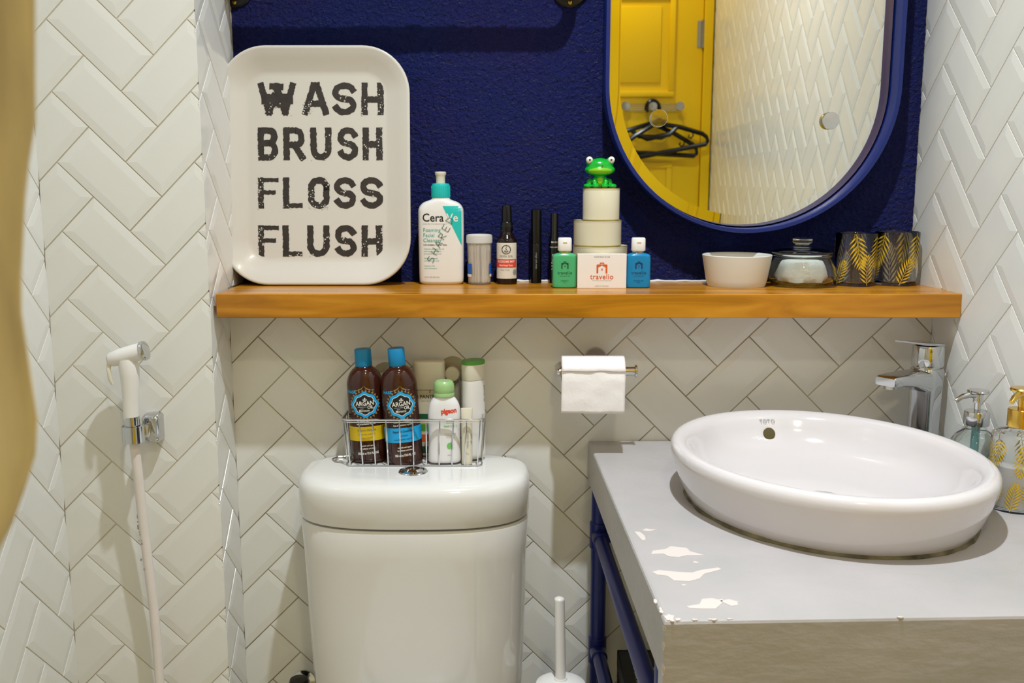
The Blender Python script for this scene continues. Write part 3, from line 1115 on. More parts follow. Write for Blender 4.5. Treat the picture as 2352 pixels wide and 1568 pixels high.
for s_ in (-1, 1):
    e = MB().sphere((s_ * .0200, -.0078, .0505), .0063, (1, 1, 1), 20).build('eye', 'eyewhite', fr, angle=180)
    MB().sphere((s_ * .0200 - .0012 * s_ * 0.3, -.0134, .0506), .0021, (1, .5, 1), 12).build('pupil', 'maroon', e, angle=180)
MB().sphere((.0025, -.0198, .0392), .001, (1.2, .5, 1), 10).build('nostril', 'maroon', fr, angle=180)

# --- travel size bottles and soap box
def house_logo(sc=1.0):
    """a suitcase outline with a house cut out: arch handle, rounded body with a house shaped gap"""
    p = []
    def q(pts):
        p.append([(x * sc, y * sc) for x, y in pts])
    q([(-.0105, .0075), (-.0105, -.0085), (-.007, -.0085), (-.007, .001), (-.0085, .001), (-.0062, .0035), (-.006, .0085), (-.0095, .0085)])
    q([(.0105, .0075), (.0095, .0085), (.006, .0085), (.0062, .0035), (.0085, .001), (.007, .001), (.007, -.0085), (.0105, -.0085)])
    q([(-.006, .0085), (-.0062, .0035), (0, .0068)])
    q([(.006, .0085), (0, .0068), (.0062, .0035)])
    q([(-.006, .0085), (0, .0068), (.006, .0085)])
    q([(-.0042, .0085), (-.003, .0085), (-.003, .0108), (-.0042, .0114)])
    q([(.0042, .0085), (.0042, .0114), (.003, .0108), (.003, .0085)])
    q([(-.0042, .0114), (-.003, .0102), (.003, .0102), (.0042, .0114), (.003, .0122), (-.003, .0122)])
    for dx in (-.0017, .0003):
        for dz in (-.0028, -.0008):
            q([(dx, dz), (dx + .0014, dz), (dx + .0014, dz + .0014), (dx, dz + .0014)])
    return poly_mesh(p)


for (x, mt, pt, lb, l2) in ((0.0952, 'greengel', 'dkgreenprint', 'small green travel toiletry bottle with a white flip cap', 'SHAMPOO'),
                            (0.2283, 'bluegel', 'navyprint', 'small blue travel toiletry bottle with a white flip cap', 'SHOWER GEL')):
    t = thing('travel_bottle', lb, 'bottle', (x, 0.004, ZS), group='travel bottles beside the soap box')
    tb = Bottle(smoothsec([(0, .0175, .010, 3.5), (.0015, .0208, .0122, 4), (.005, .0219, .013, 4.2), (.03, .022, .0131, 4.2), (.054, .0219, .013, 4.2), (.0595, .0205, .0122, 3.6),
                           (.062, .015, .0105, 2.6), (.0635, .0108, .0105, 2), (.067, .0105, .0105, 2)], 4))
    tb.mb(44).build('bottle_body', mt, t, angle=60)
    MB().lathe([(.0108, .0642), (.0112, .065), (.0112, .0665), (.0106, .067)], 28).build('neck_ring', 'gold', t)
    cpb = Bottle([(.067, .0122, .0112, 3.2), (.068, .0126, .0115, 3.2), (.0885, .0122, .0112, 3.2), (.0902, .0108, .01, 3)])
    c_ = cpb.mb(32).build('flip_cap', 'white', t, angle=50)
    MB().box((-.0035, -.0122, .0815), (.0035, -.011, .0838), bev=.0004).build('thumb_notch', 'offwhite', c_)
    decal('printed_logo', house_logo(.62), tb.front, pt, t, .0, .0405)
    decal('printed_text', text_mesh('travelio', .0085, 0, .95, space=1.06), tb.front, pt, t, .0, .0278)
    decal('printed_text', text_mesh('extraordinary stay', .0026, 0, 1), tb.front, pt, t, .0, .0223)
    decal('printed_text', text_mesh(l2, .003, 0, 1), tb.front, pt, t, .0, .0135)
    decal('printed_text', text_mesh('30 ml', .0028, 0, 1), tb.front, pt, t, .0, .0105)
t = thing('soap_box', 'white cardboard soap box with an orange house logo between travel bottles', 'box', (0.1617, -0.0105, ZS))
MB().box((-.0441, 0, 0), (.0441, .0145, .0618), bev=.0005).build('carton', 'box', t, smooth=False)
MB().box((-.0444, .0002, .0004), (-.04405, .0143, .0614)).build('carton_edge', 'cardorange', t, smooth=False)
bf = lambda x, z: Vector((x, -.0004, z))
decal('printed_logo', house_logo(.93), bf, 'orange', t, 0, .0352, step=None)
decal('printed_text', text_mesh('travelio', .0135, .0001, .95, space=1.06), bf, 'orange', t, 0, .0208, step=None)
decal('printed_text', text_mesh('extraordinary home and apartment', .0024, 0, 1), bf, 'greyprint', t, 0, .0142, step=None)
decal('printed_text', text_mesh('SOAP BAR 25 GR', .0038, 0, 1), bf, 'greyprint', t, 0, .0565, step=None)
decal('printed_text', text_mesh('made in indonesia', .0034, 0, 1), bf, 'greyprint', t, 0, .0045, step=None)

# --- bowl
t = thing('cream_bowl', 'plain cream tapered bowl standing under the mirror', 'bowl', (0.4143, 0.035, ZS))
MB().lathe([(.05, .001), (.0515, 0), (.053, .003), (.0555, .012), (.0628, .0545), (.0632, .0568), (.0622, .0578), (.061, .0572), (.0595, .053), (.0525, .012), (.049, .006), (.001, .005)], 56,
           cap1=True).build('bowl_body', 'bowl', t, angle=50)

# --- glass jar with cotton
t = thing('glass_jar', 'squat clear glass jar with a knobbed glass lid holding cotton', 'jar', (0.5335, 0.035, ZS))
outer = [(.040, .001), (.042, 0), (.052, .003), (.0605, .013), (.0628, .022), (.0605, .034), (.0545, .046), (.0512, .052), (.0518, .0545), (.0545, .0555), (.0548, .058), (.0535, .0595)]
inner = [(.0500, .0595), (.0492, .052), (.0520, .046), (.0578, .034), (.0602, .022), (.058, .0135), (.050, .0055), (.001, .0045)]
MB().lathe(outer + inner, 64, cap0=True).build('jar_body', 'greenglass', t, angle=60)
MB().lathe([(.0001, .0612), (.045, .0608), (.0545, .0602), (.0552, .0622), (.0545, .0638), (.046, .067), (.026, .0715), (.0155, .0735), (.0125, .0755), (.013, .0775), (.0165, .0785), (.0182, .0815),
            (.0178, .0855), (.0150, .0872), (.0001, .0875)], 56).build('lid', 'greenglass', t, angle=60)
m = MB()
rg = []
for (z, rx, ry) in ((.006, .034, .034), (.008, .042, .04), (.018, .046, .043), (.034, .043, .041), (.046, .036, .036), (.0505, .02, .02), (.0515, .004, .004)):
    ring_ = []
    for j in range(48):
        a = 2 * PI * j / 48
        q = 1 + .10 * noise.noise(Vector((2.2 * math.cos(a), 2.2 * math.sin(a), z * 60))) + .05 * noise.noise(Vector((6 * math.cos(a), 6 * math.sin(a), z * 160)))
        ring_.append((rx * q * math.cos(a), ry * q * math.sin(a), z + .003 * noise.noise(Vector((3 * math.cos(a), 3 * math.sin(a), 5 + z * 40)))))
    rg.append(ring_)
m.rings(rg)
o = m.build('cotton_wad', 'cotton', None, angle=50)
o.location = (0.5345, 0.035, ZS)
tag(o, 'folded white cotton pads inside the squat glass jar', 'cotton')

# --- palm leaf glasses
def frond(L, wide, nleaf, ang, ox, oz, lw=.0022):
    """a palm frond print: stem and paired leaflets"""
    polys = []
    c, s = math.cos(ang), math.sin(ang)

    def T(x, y):
        return (ox + x * c - y * s, oz + x * s + y * c)
    polys.append([T(0, -.0005), T(L, -.0002), T(L, .0002), T(0, .0005)])
    for i in range(nleaf):
        f_ = (i + .6) / nleaf
        l = wide * (math.sin(PI * min(1, f_ * .82 + .18)) * .75 + .28)
        for sg in (-1, 1):
            a = sg * R(52 - 26 * f_)
            b0 = (f_ * L, 0)
            tip = (b0[0] + l * math.cos(a), l * math.sin(a))
            mid = (b0[0] + l * .45 * math.cos(a), l * .45 * math.sin(a))
            nn = (-math.sin(a) * lw / 2, math.cos(a) * lw / 2)
            polys.append([T(*b0), T(mid[0] + nn[0], mid[1] + nn[1]), T(*tip), T(mid[0] - nn[0], mid[1] - nn[1])])
    return polys


def palm_prints(bo, t, seed, H):
    rg_ = random.Random(seed)
    rr = bo.at(H / 2)[1]
    specs = []
    n = 4
    for k in range(n):
        x = -PI * rr + 2 * PI * rr * (k + .5) / n
        specs.append((H * .62, x + rg_.uniform(-.004, .004), H * .985, R(-90 + rg_.uniform(-16, 16)), 'goldprint'))
        x2 = x + PI * rr / n
        specs.append((H * rg_.uniform(.4, .6), x2 + rg_.uniform(-.004, .004), H * .02, R(90 + rg_.uniform(-24, 24)), 'goldprint' if rg_.random() < .7 else 'silverprint'))
    for (L, x, z, a, mt) in specs:
        decal('palm_print', poly_mesh(frond(L, L * .42, 8, a, x, z, H * .032)), lambda xx, zz: bo.wrap(xx, min(max(zz, .001), H - .001), .0003), mt, t, step=.004)


def tumbler(x, y, r, h, lb, seed, rotz):
    t = thing('palm_tumbler', lb, 'glass', (x, y, ZS), (0, 0, rotz), group='palm leaf tumblers')
    MB().lathe([(r * .9, .0005), (r * .96, 0), (r, .002), (r, h - .001), (r - .0008, h), (r - .0022, h), (r - .003, h - .001), (r - .003, .009), (r * .8, .0065), (.001, .006)], 56).build('glass_body', 'glass', t, angle=50)
    palm_prints(Bottle([(0, r, r, 2), (h, r, r, 2)]), t, seed, h)


tumbler(0.6370, 0.048, .0370, .0965, 'clear tumbler printed with gold palm leaves next to the glass jar', 4, R(20))
tumbler(0.7165, 0.058, .0395, .0985, 'wider clear tumbler printed with gold palm leaves at the shelf end by the tiles', 9, R(-12))

# ------------------------------------------------------------------ toilet
t = thing('toilet', 'white ceramic close-coupled toilet with a rounded tank lid', 'toilet', (-0.172, 0, 0))


def dshape(w, d, y0, n, z, cnt=72, fr=2.75):
    """plan of the tank: flat back at y0, rounded front and ends"""
    out = []
    for j in range(cnt):
        a = 2 * PI * j / cnt
        c_, s_ = math.cos(a), math.sin(a)
        x = w / 2 * math.copysign(abs(c_) ** (2 / fr), c_)
        if s_ < 0:
            y = -abs(s_) ** (2 / fr) * d * .62
        else:
            y = abs(s_) ** (2 / 4.0) * d * .38
        out.append((x, y0 - d * .38 + y, z))
    return out


YB = -0.012
m = MB()
m.rings([dshape(.366, .155, YB, 3, .375), dshape(.376, .163, YB, 3, .385), dshape(.382, .170, YB, 3, .43), dshape(.391, .180, YB, 3, .56), dshape(.396, .190, YB, 3, .68), dshape(.402, .1955, YB, 3, .735),
         dshape(.399, .1935, YB, 3, .741), dshape(.38, .175, YB, 3, .742)])
m.build('tank', 'white_cer', t, angle=50)
m = MB()
m.rings([dshape(.38, .18, YB, 3, .7445), dshape(.401, .1955, YB, 3, .7455), dshape(.4045, .198, YB, 3, .749), dshape(.406, .199, YB, 3, .79), dshape(.4055, .1985, YB, 3, .799), dshape(.402, .196, YB, 3, .808),
         dshape(.393, .190, YB, 3, .815), dshape(.378, .180, YB, 3, .8188), dshape(.34, .15, YB, 3, .8205), dshape(.2, .08, YB - .04, 3, .8207)])
m.build('tank_lid', 'white_cer', t, angle=60)
b = MB().lathe([(.0255, .8195), (.0255, .8215), (.024, .8235), (.0195, .825), (.0185, .8235), (.0165, .8245), (.0120, .8272), (.001, .8280)], 48, mtx=Matrix.Translation((0.0, -.124, 0))).build('flush_button', 'chrome', t, angle=25)
m = MB()
m.rings([sup(.10, .14, 2.4, 48, 0.0, 0, -.38), sup(.11, .16, 2.4, 48, .05, 0, -.38), sup(.12, .2, 2.3, 48, .2, 0, -.40), sup(.175, .27, 2.2, 48, .33, 0, -.42), sup(.185, .285, 2.2, 48, .375, 0, -.43)])
m.box((-.15, -.20, .30), (.15, -.03, .374), bev=.02)
m.box((-.10, -.30, .0), (.10, -.03, .31), bev=.02)
m.build('bowl', 'white_cer', t, angle=50)
m = MB()
m.rings([sup(.18, .235, 2.2, 48, .376, 0, -.475), sup(.186, .24, 2.2, 48, .382, 0, -.475), sup(.186, .24, 2.2, 48, .40, 0, -.475), sup(.17, .22, 2.2, 48, .41, 0, -.475)])
m.build('seat_lid', 'white', t, angle=50)

# --- stop valve
t = thing('stop_valve', 'chrome and black water stop valve low on the tiles beside the toilet', 'valve', (-0.4036, -0.0, 0.363))
mm = Matrix.Rotation(R(90), 4, 'X')
MB().lathe([(.022, 0), (.022, .004), (.012, .006), (.0105, .045), (.0145, .046), (.0145, .06), (.001, .062)], 28, mtx=mm).build('valve_body', 'chrome', t)
MB().lathe([(.009, .0), (.009, .006), (.0175, .009), (.0185, .018), (.0165, .023), (.001, .025)], 28, mtx=Matrix.Translation((0, -.045, .004))).build('handle', 'black', t)
MB().tube([(0, -.05, 0), (0, -.05, -.08), (.02, -.06, -.14), (.08, -.08, -.17)], .006, 10).build('supply_hose', 'steel', t)

# --- toilet brush
t = thing('toilet_brush', 'white toilet brush standing in its holder beside the vanity frame', 'brush', (0.0865, -0.15, 0))
MB().lathe([(.045, 0), (.047, .004), (.047, .425), (.044, .438), (.030, .4455), (.012, .447), (.0105, .45)], 44).build('holder', 'white', t)
MB().tube([(0, 0, .44), (-.0015, 0, .52), (-.0035, 0, .597)], .0092, 20).build('handle', 'milk', t)
MB().sphere((-.0036, 0, .597), .0092, (1, 1, .5), 18).build('handle_tip', 'white', t)

# ------------------------------------------------------------------ caddy and bottles on the tank
ZT = 0.8207
cd = thing('wire_caddy', 'chrome wire shower caddy standing on the toilet tank lid', 'caddy', (-0.174, -0.055, ZT))
CW, CD, CH = 0.252, 0.082, 0.0855
hw_, hd = CW / 2, CD / 2
corner = [(x, y) for x, y in rrect(CW, CD, .012, 5)]
MB().tube([(x, y, CH) for x, y in corner], .0019, 8, closed=True).build('top_rail', 'wire', cd)
MB().tube([(x, y, CH - .004) for x, y in corner], .0011, 8, closed=True).build('second_rail', 'wire', cd)
MB().tube([(x * .955, y * .93, .0018) for x, y in corner], .0013, 8, closed=True).build('bottom_rail', 'wire', cd)
nv = 11
for k in range(nv):
    x = -hw_ + .008 + (CW - .016) * k / (nv - 1)
    xb_ = x * .955
    MB().tube([(x, -hd, CH), (xb_, -hd * .93, .004), (xb_, -hd * .9, .0018), (xb_, hd * .9, .0018), (xb_, hd * .93, .004), (x, hd, CH)], .0013, 6).build('wire', 'wire', cd)
for k in range(3):
    y = -hd + .02 + .021 * k
    for s_ in (-1, 1):
        MB().tube([(s_ * hw_, y, CH), (s_ * hw_ * .955, y * .93, .0018)], .0013, 6).build('wire', 'wire', cd)
MB().tube([(-hw_ * .95, -.02, .0018), (-hw_ - .018, -.012, .0018), (-hw_ - .026, .004, .0018), (-hw_ - .018, .018, .0018), (-hw_ * .95, .024, .0018)], .0013, 6).build('foot_loop', 'wire', cd)
for (x, z) in ((-.1090 + .174, .977 - ZT), (-.2325 + .174, .966 - ZT)):
    mm = Matrix.Translation((x, .0545, z)) @ Matrix.Rotation(R(90), 4, 'X')
    sc_ = MB().lathe([(.0255, 0), (.024, .0015), (.012, .004), (.0085, .008), (.006, .012)], 36, mtx=mm).build('suction_cup', 'rubber', cd)
    MB().lathe([(.006, .009), (.0125, .011), (.0138, .014), (.0135, .021), (.012, .0225), (.001, .023)], 30, mtx=mm @ Matrix.Translation((.0, -.004, 0))).build('suction_knob', 'offwhite', sc_)
    MB().tube([(x + .012, .042, z - .01), (x + .014, .041, z - .03), (x + .014, .041, CH)], .0014, 6).build('hanger_wire', 'wire', cd)


def argan(x, y, lean, rz, label, band, hs):
    t = thing('hair_oil_bottle', label, 'bottle', (x, y, ZT + .0034 + abs(math.sin(lean)) * .012), (0, lean, rz), group='dark bottles in the caddy')
    bt = Bottle(smoothsec([(0, .028, .0245, 2.2), (.0015, .0312, .027, 2.2), (.005, .0326, .028, 2.2), (.06, .0326, .028, 2.2), (.135, .0323, .0278, 2.2), (.152, .0314, .027, 2.2), (.165, .0275, .0245, 2.1),
                           (.174, .0215, .0205, 2), (.179, .0155, .0155, 2), (.183, .0135, .0135, 2)], 4))
    bt.mb(48).build('bottle_body', 'amber', t, angle=60)
    MB().lathe([(.0145, .1805), (.0152, .182), (.0148, .211), (.0140, .2125), (.0125, .2120), (.001, .2118)], 36).build('cap', 'cyancap', t)
    w = lambda xx, zz: bt.wrap(xx, zz, .0004)
    w2 = lambda xx, zz: bt.wrap(xx, zz, .0008)
    w3 = lambda xx, zz: bt.wrap(xx, zz, .0012)

    def badge(rx, rz_):
        pts = []
        for j in range(48):
            a = 2 * PI * j / 48
            q = 1 + .055 * math.cos(8 * a) + .03 * math.cos(4 * a)
            pts.append((rx * q * math.cos(a), rz_ * q * math.sin(a)))
        return pts

    def ring_polys(o_, i_):
        n_ = len(o_)
        return [[o_[j], o_[(j + 1) % n_], i_[(j + 1) % n_], i_[j]] for j in range(n_)]
    zb = .1115
    # ornament around the badge
    orn = []
    for j in range(26):
        a = 2 * PI * j / 26
        p = (.0285 * math.cos(a), .0265 * math.sin(a))
        orn.append([(p[0] + .0028 * math.cos(a + d_), p[1] + .0032 * math.sin(a + d_)) for d_ in (0, 2.2, 4.2)])
    for s_ in (-1, 1):
        orn.append([(0, .036), (s_ * .004, .030), (s_ * .012, .0265), (s_ * .013, .0285), (s_ * .005, .0315)])
        orn.append([(s_ * .012, .0275), (s_ * .02, .028), (s_ * .018, .0255)])
    decal('ornament_print', poly_mesh(orn), w, 'goldbrown', t, 0, zb, step=.004)
    o1, o2, o3 = badge(.0262, .0232), badge(.0212, .0186), badge(.0202, .0176)
    decal('badge_ring', poly_mesh(ring_polys(o1, o2)), w2, 'cyanprint', t, 0, zb, step=None)
    decal('badge_line', poly_mesh(ring_polys(o2, o3)), w2, 'whiteprint', t, 0, zb, step=None)
    fan = [[(0, 0), o3[j], o3[(j + 1) % 48]] for j in range(48)]
    decal('badge_field', poly_mesh(fan), w2, 'blackprint', t, 0, zb, step=.004)
    decal('badge_text', text_mesh('ARGAN', .0118, .0002, .88), w3, 'whiteprint', t, 0, zb + .0022, R(2), .003)
    decal('badge_text', text_mesh('OIL', .0082, .0002, .9), w3, 'whiteprint', t, .0105, zb - .0052, R(2), .003)
    decal('badge_text', text_mesh('from', .003, 0, 1), w3, 'whiteprint', t, -.006, zb - .0075, 0, .003)
    decal('badge_text', text_mesh('Morocco', .0062, .0001, .9, shear=.2), w3, 'whiteprint', t, -.002, zb - .0112, R(2), .003)
    decal('badge_text', poly_mesh([[(-.0145, -.0045), (.0035, -.0045), (.0035, -.004), (-.0145, -.004)]]), w3, 'whiteprint', t, 0, zb, 0, .003)
    leaf = [[(0, .0085), (.002, .011), (.0012, .0138), (-.0012, .0125)], [(-.004, .0085), (-.001, .0095), (-.003, .0112)], [(.001, .0085), (.0052, .0092), (.003, .0105)], [(-.0045, .008), (.005, .008), (0, .0092)]]
    decal('badge_leaf', poly_mesh(leaf), w3, 'whiteprint', t, 0, zb, 0, .003)
    decal('brand_text', text_mesh('HASK', .0078, .0003, .95), w, 'cyanprint', t, -.0255, .1355, 0, .003)
    decal('label_text', text_mesh('sulfate-free, paraben-free', .0042, .0001, .85), w, 'whiteprint', t, 0, .0805, R(2), .003)
    decal('label_text', text_mesh('free of phthalates & gluten', .0042, .0001, .85), w, 'whiteprint', t, 0, .0745, R(2), .003)
    bp_ = [p for i in range(3) for p in rect_poly(-.046, .0415 + i * .0092, .046, .0415 + (i + 1) * .0092, 24)]
    decal('label_band', poly_mesh(bp_), w, 'yellowband' if band == 'y' else 'cyanprint', t, step=None)
    ink = 'goldbrown' if band == 'y' else 'navyprint'
    l1 = ('Repairing Shampoo', 'shampooing reparateur', 'champu reparador') if band == 'y' else ('Repairing Conditioner', 'revitalisant', 'acondicionador reparador')
    decal('label_text', text_mesh(l1[0], .0056, .0001, .85, shear=.2), w2, ink, t, 0, .0625, R(2), .003)
    decal('label_text', text_mesh(l1[1], .0044, 0, .85), w2, ink, t, 0, .0548, R(2), .003)
    decal('label_text', text_mesh(l1[2], .0044, 0, .85), w2, ink, t, 0, .0478, R(2), .003)
    decal('label_text', text_mesh('smooths and repairs', .004, .0001, .85), w, 'whiteprint', t, 0, .0325, R(2), .003)
    decal('label_text', text_mesh('for softness and shine', .004, .0001, .85), w, 'whiteprint', t, 0, .0268, R(2), .003)
    decal('label_text', text_mesh('355 ml e /12.0 FL. OZ', .0056, .0002, .82), w, 'whiteprint', t, 0, .0175, R(2), .003)
    t.scale = (1, 1, hs)
    return t


argan(-0.2575, -0.052, R(-2.4), R(4), 'dark amber bottle with a cyan cap and a yellow band in the caddy', 'y', .945)
argan(-0.1920, -0.066, R(-3.6), R(10), 'dark amber bottle with a cyan cap and a blue band in the caddy', 'c', .965)

# --- ivory shampoo bottle standing behind
t = thing('shampoo_bottle', 'ivory flat shampoo bottle with a green label behind the blue banded bottle', 'bottle', (-0.1505, -0.0235, ZT + .0034), group='bottles in the caddy')
bt = Bottle(smoothsec([(0, .022, .012, 3), (.003, .0255, .0145, 3), (.01, .0265, .0152, 3.2), (.06, .0275, .0158, 3.2), (.11, .0282, .016, 3.4), (.132, .0285, .016, 3.6)], 4))
t.scale = (1, 1, .93)
bt.mb(40).build('bottle_body', 'cream', t, angle=60)
c2 = Bottle(smoothsec([(.133, .0287, .0162, 3.8), (.15, .0288, .0163, 4), (.180, .0288, .0163, 4.2), (.186, .028, .0155, 4.2), (.188, .026, .0138, 4)], 3))
c2.mb(40).build('cap', 'offwhite', t, angle=50)
decal('printed_text', text_mesh('PANTENE', .0092, .0001, .95), lambda x, z: bt.front(x, min(z, .131)), 'blackprint', t, .003, .1195)
decal('printed_text', text_mesh('DAILY MOISTURE REPAIR', .0032, 0, .9), bt.front, 'greyprint', t, .003, .111)
decal('printed_emblem', poly_mesh([[(-.001, 0), (.001, 0), (.0015, .006), (0, .0085), (-.0005, .005)]]), bt.front, 'goldbrown', t, .002, .1265)
decal('label_patch', poly_mesh([p for i in range(3) for p in rect_poly(-.022, .072 + i * .0045, .0255, .072 + (i + 1) * .0045, 8)]), bt.front, 'darkgreen', t, step=None)
decal('label_patch', poly_mesh(rect_poly(-.022, .0645, .0255, .0705, 8)), bt.front, 'yellowband', t, step=None)
decal('label_patch', poly_mesh(rect_poly(-.022, .051, .0255, .0645, 8)), bt.front, 'green', t, step=None)
decal('label_patch', poly_mesh(rect_poly(-.022, .03, .0255, .044, 8)), bt.front, 'orange', t, step=None)
decal('label_patch', poly_mesh(rect_poly(-.022, .006, .0255, .02, 8)), bt.front, 'darkgreen', t, step=None)
text_lines('printed_text', ['MILKY EXTRA', 'RICH'], lambda x, z: bt.front(x, z, .0008), 'whiteprint', t, .012, .0815, .0042, .0048)
text_lines('printed_text', ['Pro-V'], lambda x, z: bt.front(x, z, .0008), 'whiteprint', t, .012, .0575, .0055, .0048)

# --- baby wash bottle
t = thing('baby_wash_bottle', 'white squat bottle with a pale green screw cap and red lettering in the caddy', 'bottle', (-0.1205, -0.0705, ZT + .0034), (0, 0, R(2)), group='bottles in the caddy')
bt = Bottle(smoothsec([(0, .026, .014, 2.6), (.002, .0285, .0165, 2.6), (.008, .0295, .0175, 2.7), (.045, .0282, .0172, 2.6), (.075, .0288, .0174, 2.6), (.095, .0292, .0175, 2.5), (.112, .026, .017, 2.3),
                       (.122, .0205, .016, 2.1), (.127, .0165, .0155, 2)], 4))
t.scale = (1, 1, .945)
bt.mb(44).build('bottle_body', 'milk', t, angle=60)
m = MB().lathe([(.0172, .1265), (.0185, .128), (.0185, .133), (.0178, .1345), (.0185, .136), (.0185, .142), (.0180, .1485), (.0165, .153), (.0135, .156), (.001, .157)], 40)
m.build('screw_cap', 'palegreen', t, angle=30)
decal('printed_text', text_mesh('pigeon', .0128, .0006, .8), bt.front, 'red', t, .0085, .1015, R(4), .003)
decal('printed_text', text_mesh('Baby', .0082, .0002, .95), bt.front, 'greenprint', t, .011, .0815, 0, .003)
decal('printed_text', text_mesh('wash 2 in 1', .0056, .0001, .9), bt.front, 'greenprint', t, .011, .0725, 0, .003)
text_lines('printed_text', ['for hair and body', 'hypoallergenic', 'no parabens'], bt.front, 'greyprint', t, .011, .058, .0028, .0036, step=.003)
leaf = [[(a * .006 - .001, b * .006) for a, b in arc(0, 0, .75, 1, 20, 340, 10)], [(.003 + a * .004, .003 + b * .0045) for a, b in arc(0, 0, .8, 1, 0, 330, 10)], [(.002, -.008), (.007, -.004), (.003, -.002)]]
decal('printed_emblem', poly_mesh(leaf), bt.front, 'greenprint', t, .010, .0345, 0, .003)
decal('printed_text', text_mesh('200 ml', .0034, 0, 1), bt.front, 'greyprint', t, .010, .0165, 0, .003)

# --- slim tube
t = thing('lotion_tube', 'slim white lotion tube with faint lettering in front of the caddy wires', 'tube', (-0.0800, -0.082, ZT + .0034), group='bottles in the caddy')
bt = Bottle(smoothsec([(0, .0085, .0085, 2), (.002, .0095, .0095, 2), (.03, .0096, .0096, 2), (.075, .0098, .007, 2.2), (.098, .0102, .0025, 2.6), (.1, .0102, .0012, 2.6)], 3))
bt.mb(28).build('tube_body', 'offwhite', t, angle=60)
text_lines('printed_text', ['HAND CREAM', 'soft petal'], bt.front, 'greyprint', t, .002, .045, .0048, .006, rot=R(90), step=.003)
decal('printed_text', text_mesh('30 g', .0038, 0, 1), bt.front, 'greyprint', t, 0, .02, 0, .003)

# --- slim white bottle with green top
t = thing('conditioner_bottle', 'tall slim white bottle with a flat green cap at the caddy end', 'bottle', (-0.0695, -0.045, ZT + .0034), (0, 0, R(38)), group='bottles in the caddy')
bt = Bottle(smoothsec([(0, .018, .013, 2.4), (.002, .0208, .0155, 2.5), (.01, .0215, .0162, 2.6), (.09, .0212, .016, 2.6), (.14, .0208, .0158, 2.6), (.151, .0205, .0155, 2.6)], 3))
t.scale = (1, 1, .955)
bt.mb(36).build('bottle_body', 'white', t, angle=60)
c2 = Bottle([(.1515, .0205, .0155, 2.6), (.153, .021, .016, 2.6), (.178, .0212, .0162, 2.6), (.181, .0212, .0162, 2.6)])
c2.mb(36).build('cap', 'offwhite', t, angle=50)
Bottle([(.1812, .0212, .0162, 2.6), (.186, .0215, .0165, 2.6), (.1885, .0205, .0155, 2.6)]).mb(36).build('cap_top', 'green', t, angle=50)
decal('printed_text', text_mesh('anti-hair fall', .0075, 0, .9), lambda x, z: bt.wrap(x, z), 'dkgreenprint', t, .017, .125, R(-90), .003)
decal('printed_text', text_mesh('herbal conditioner', .005, 0, .9), lambda x, z: bt.wrap(x, z), 'greyprint', t, .010, .07, R(-90), .003)

# ------------------------------------------------------------------ toilet paper
t = thing('paper_holder', 'chrome toilet paper holder with a round wall plate on the tiles', 'holder', (0.1534, 0, 1.000))
mm = Matrix.Rotation(R(90), 4, 'X')
MB().lathe([(.020, 0), (.020, .006), (.0185, .008), (.001, .0085)], 40, mtx=mm).build('wall_plate', 'chrome', t)
MB().tube([(0, -.004, 0), (0, -.012, 0), (-.004, -.016, -.0005), (-.056, -.0165, -.008), (-.067, -.019, -.0105), (-.0705, -.028, -.012), (-.0705, -.066, -.0125), (-.0695, -.073, -.0125), (-.064, -.075, -.0124)], .006, 14).build('arm', 'chrome', t)
MB().tube([(-.0700, -.075, -.0125), (.0640, -.075, -.0105)], .0078, 20).build('bar', 'chrome', t)
mm = Matrix.Translation((.0640, -.075, -.0105)) @ Matrix.Rotation(R(90), 4, 'Y')
MB().lathe([(.0078, -.002), (.0112, -.001), (.0112, .002), (.0095, .003), (.001, .0032)], 28, mtx=mm).build('end_cap', 'chrome', t)
t = thing('toilet_paper_roll', 'white toilet paper roll hanging with its sheet down on the chrome holder', 'toilet paper', (0.1420, -0.075, 0.9885))
RW, RR = .1095, .0315
prof = []
m = MB()
rg = []
mmx = Matrix.Rotation(R(90), 4, 'Y')
for (r_, x_) in ((.0145, -RW / 2), (RR - .001, -RW / 2), (RR, -RW / 2 + .001), (RR, RW / 2 - .001), (RR - .001, RW / 2), (.0145, RW / 2)):
    rg.append([(x_, r_ * math.cos(2 * PI * j / 48), r_ * math.sin(2 * PI * j / 48) - .0035) for j in range(48)])
m.rings(rg, False, False, closed=True)
m.build('roll', 'paperroll', t, angle=60)
MB().rings([[(x_, r_ * math.cos(2 * PI * j / 32), r_ * math.sin(2 * PI * j / 32) - .0035) for j in range(32)] for (r_, x_) in
            ((.0142, -RW / 2), (.0142, RW / 2), (.0132, RW / 2), (.0132, -RW / 2))], False, False, closed=True).build('core', 'card', t)
# hanging sheet: over the top, down the front
vs, fs = [], []
prof = []
for k in range(11):
    a = R(100 + 75 * k / 10)
    prof.append(((RR + .0008) * math.cos(a), (RR + .0008) * math.sin(a) - .0035))
y_, z_ = prof[-1]
for k in range(1, 13):
    prof.append((y_ - .0035 * math.sin(k / 12 * PI * .5) - .0012, z_ - .0665 * k / 12))
nxs = 24
for j, (y_, z_) in enumerate(prof):
    for i in range(nxs + 1):
        x_ = -RW / 2 - .0005 + (RW + .0005) * i / nxs
        w_ = .0012 * noise.noise(Vector((x_ * 30, z_ * 50, 2)))
        vs.append((x_ - .0016 * j / len(prof), y_ + w_ * (1 if j > 8 else .2), z_ - (.002 * (i / nxs - .5) if j == len(prof) - 1 else 0)))
for j in range(len(prof) - 1):
    for i in range(nxs):
        a = j * (nxs + 1) + i
        fs.append((a, a + 1, a + nxs + 2, a + nxs + 1))
o = MB().add(vs, fs).build('hanging_sheet', 'paperroll', t, angle=180)
so = o.modifiers.new('ply', 'SOLIDIFY')
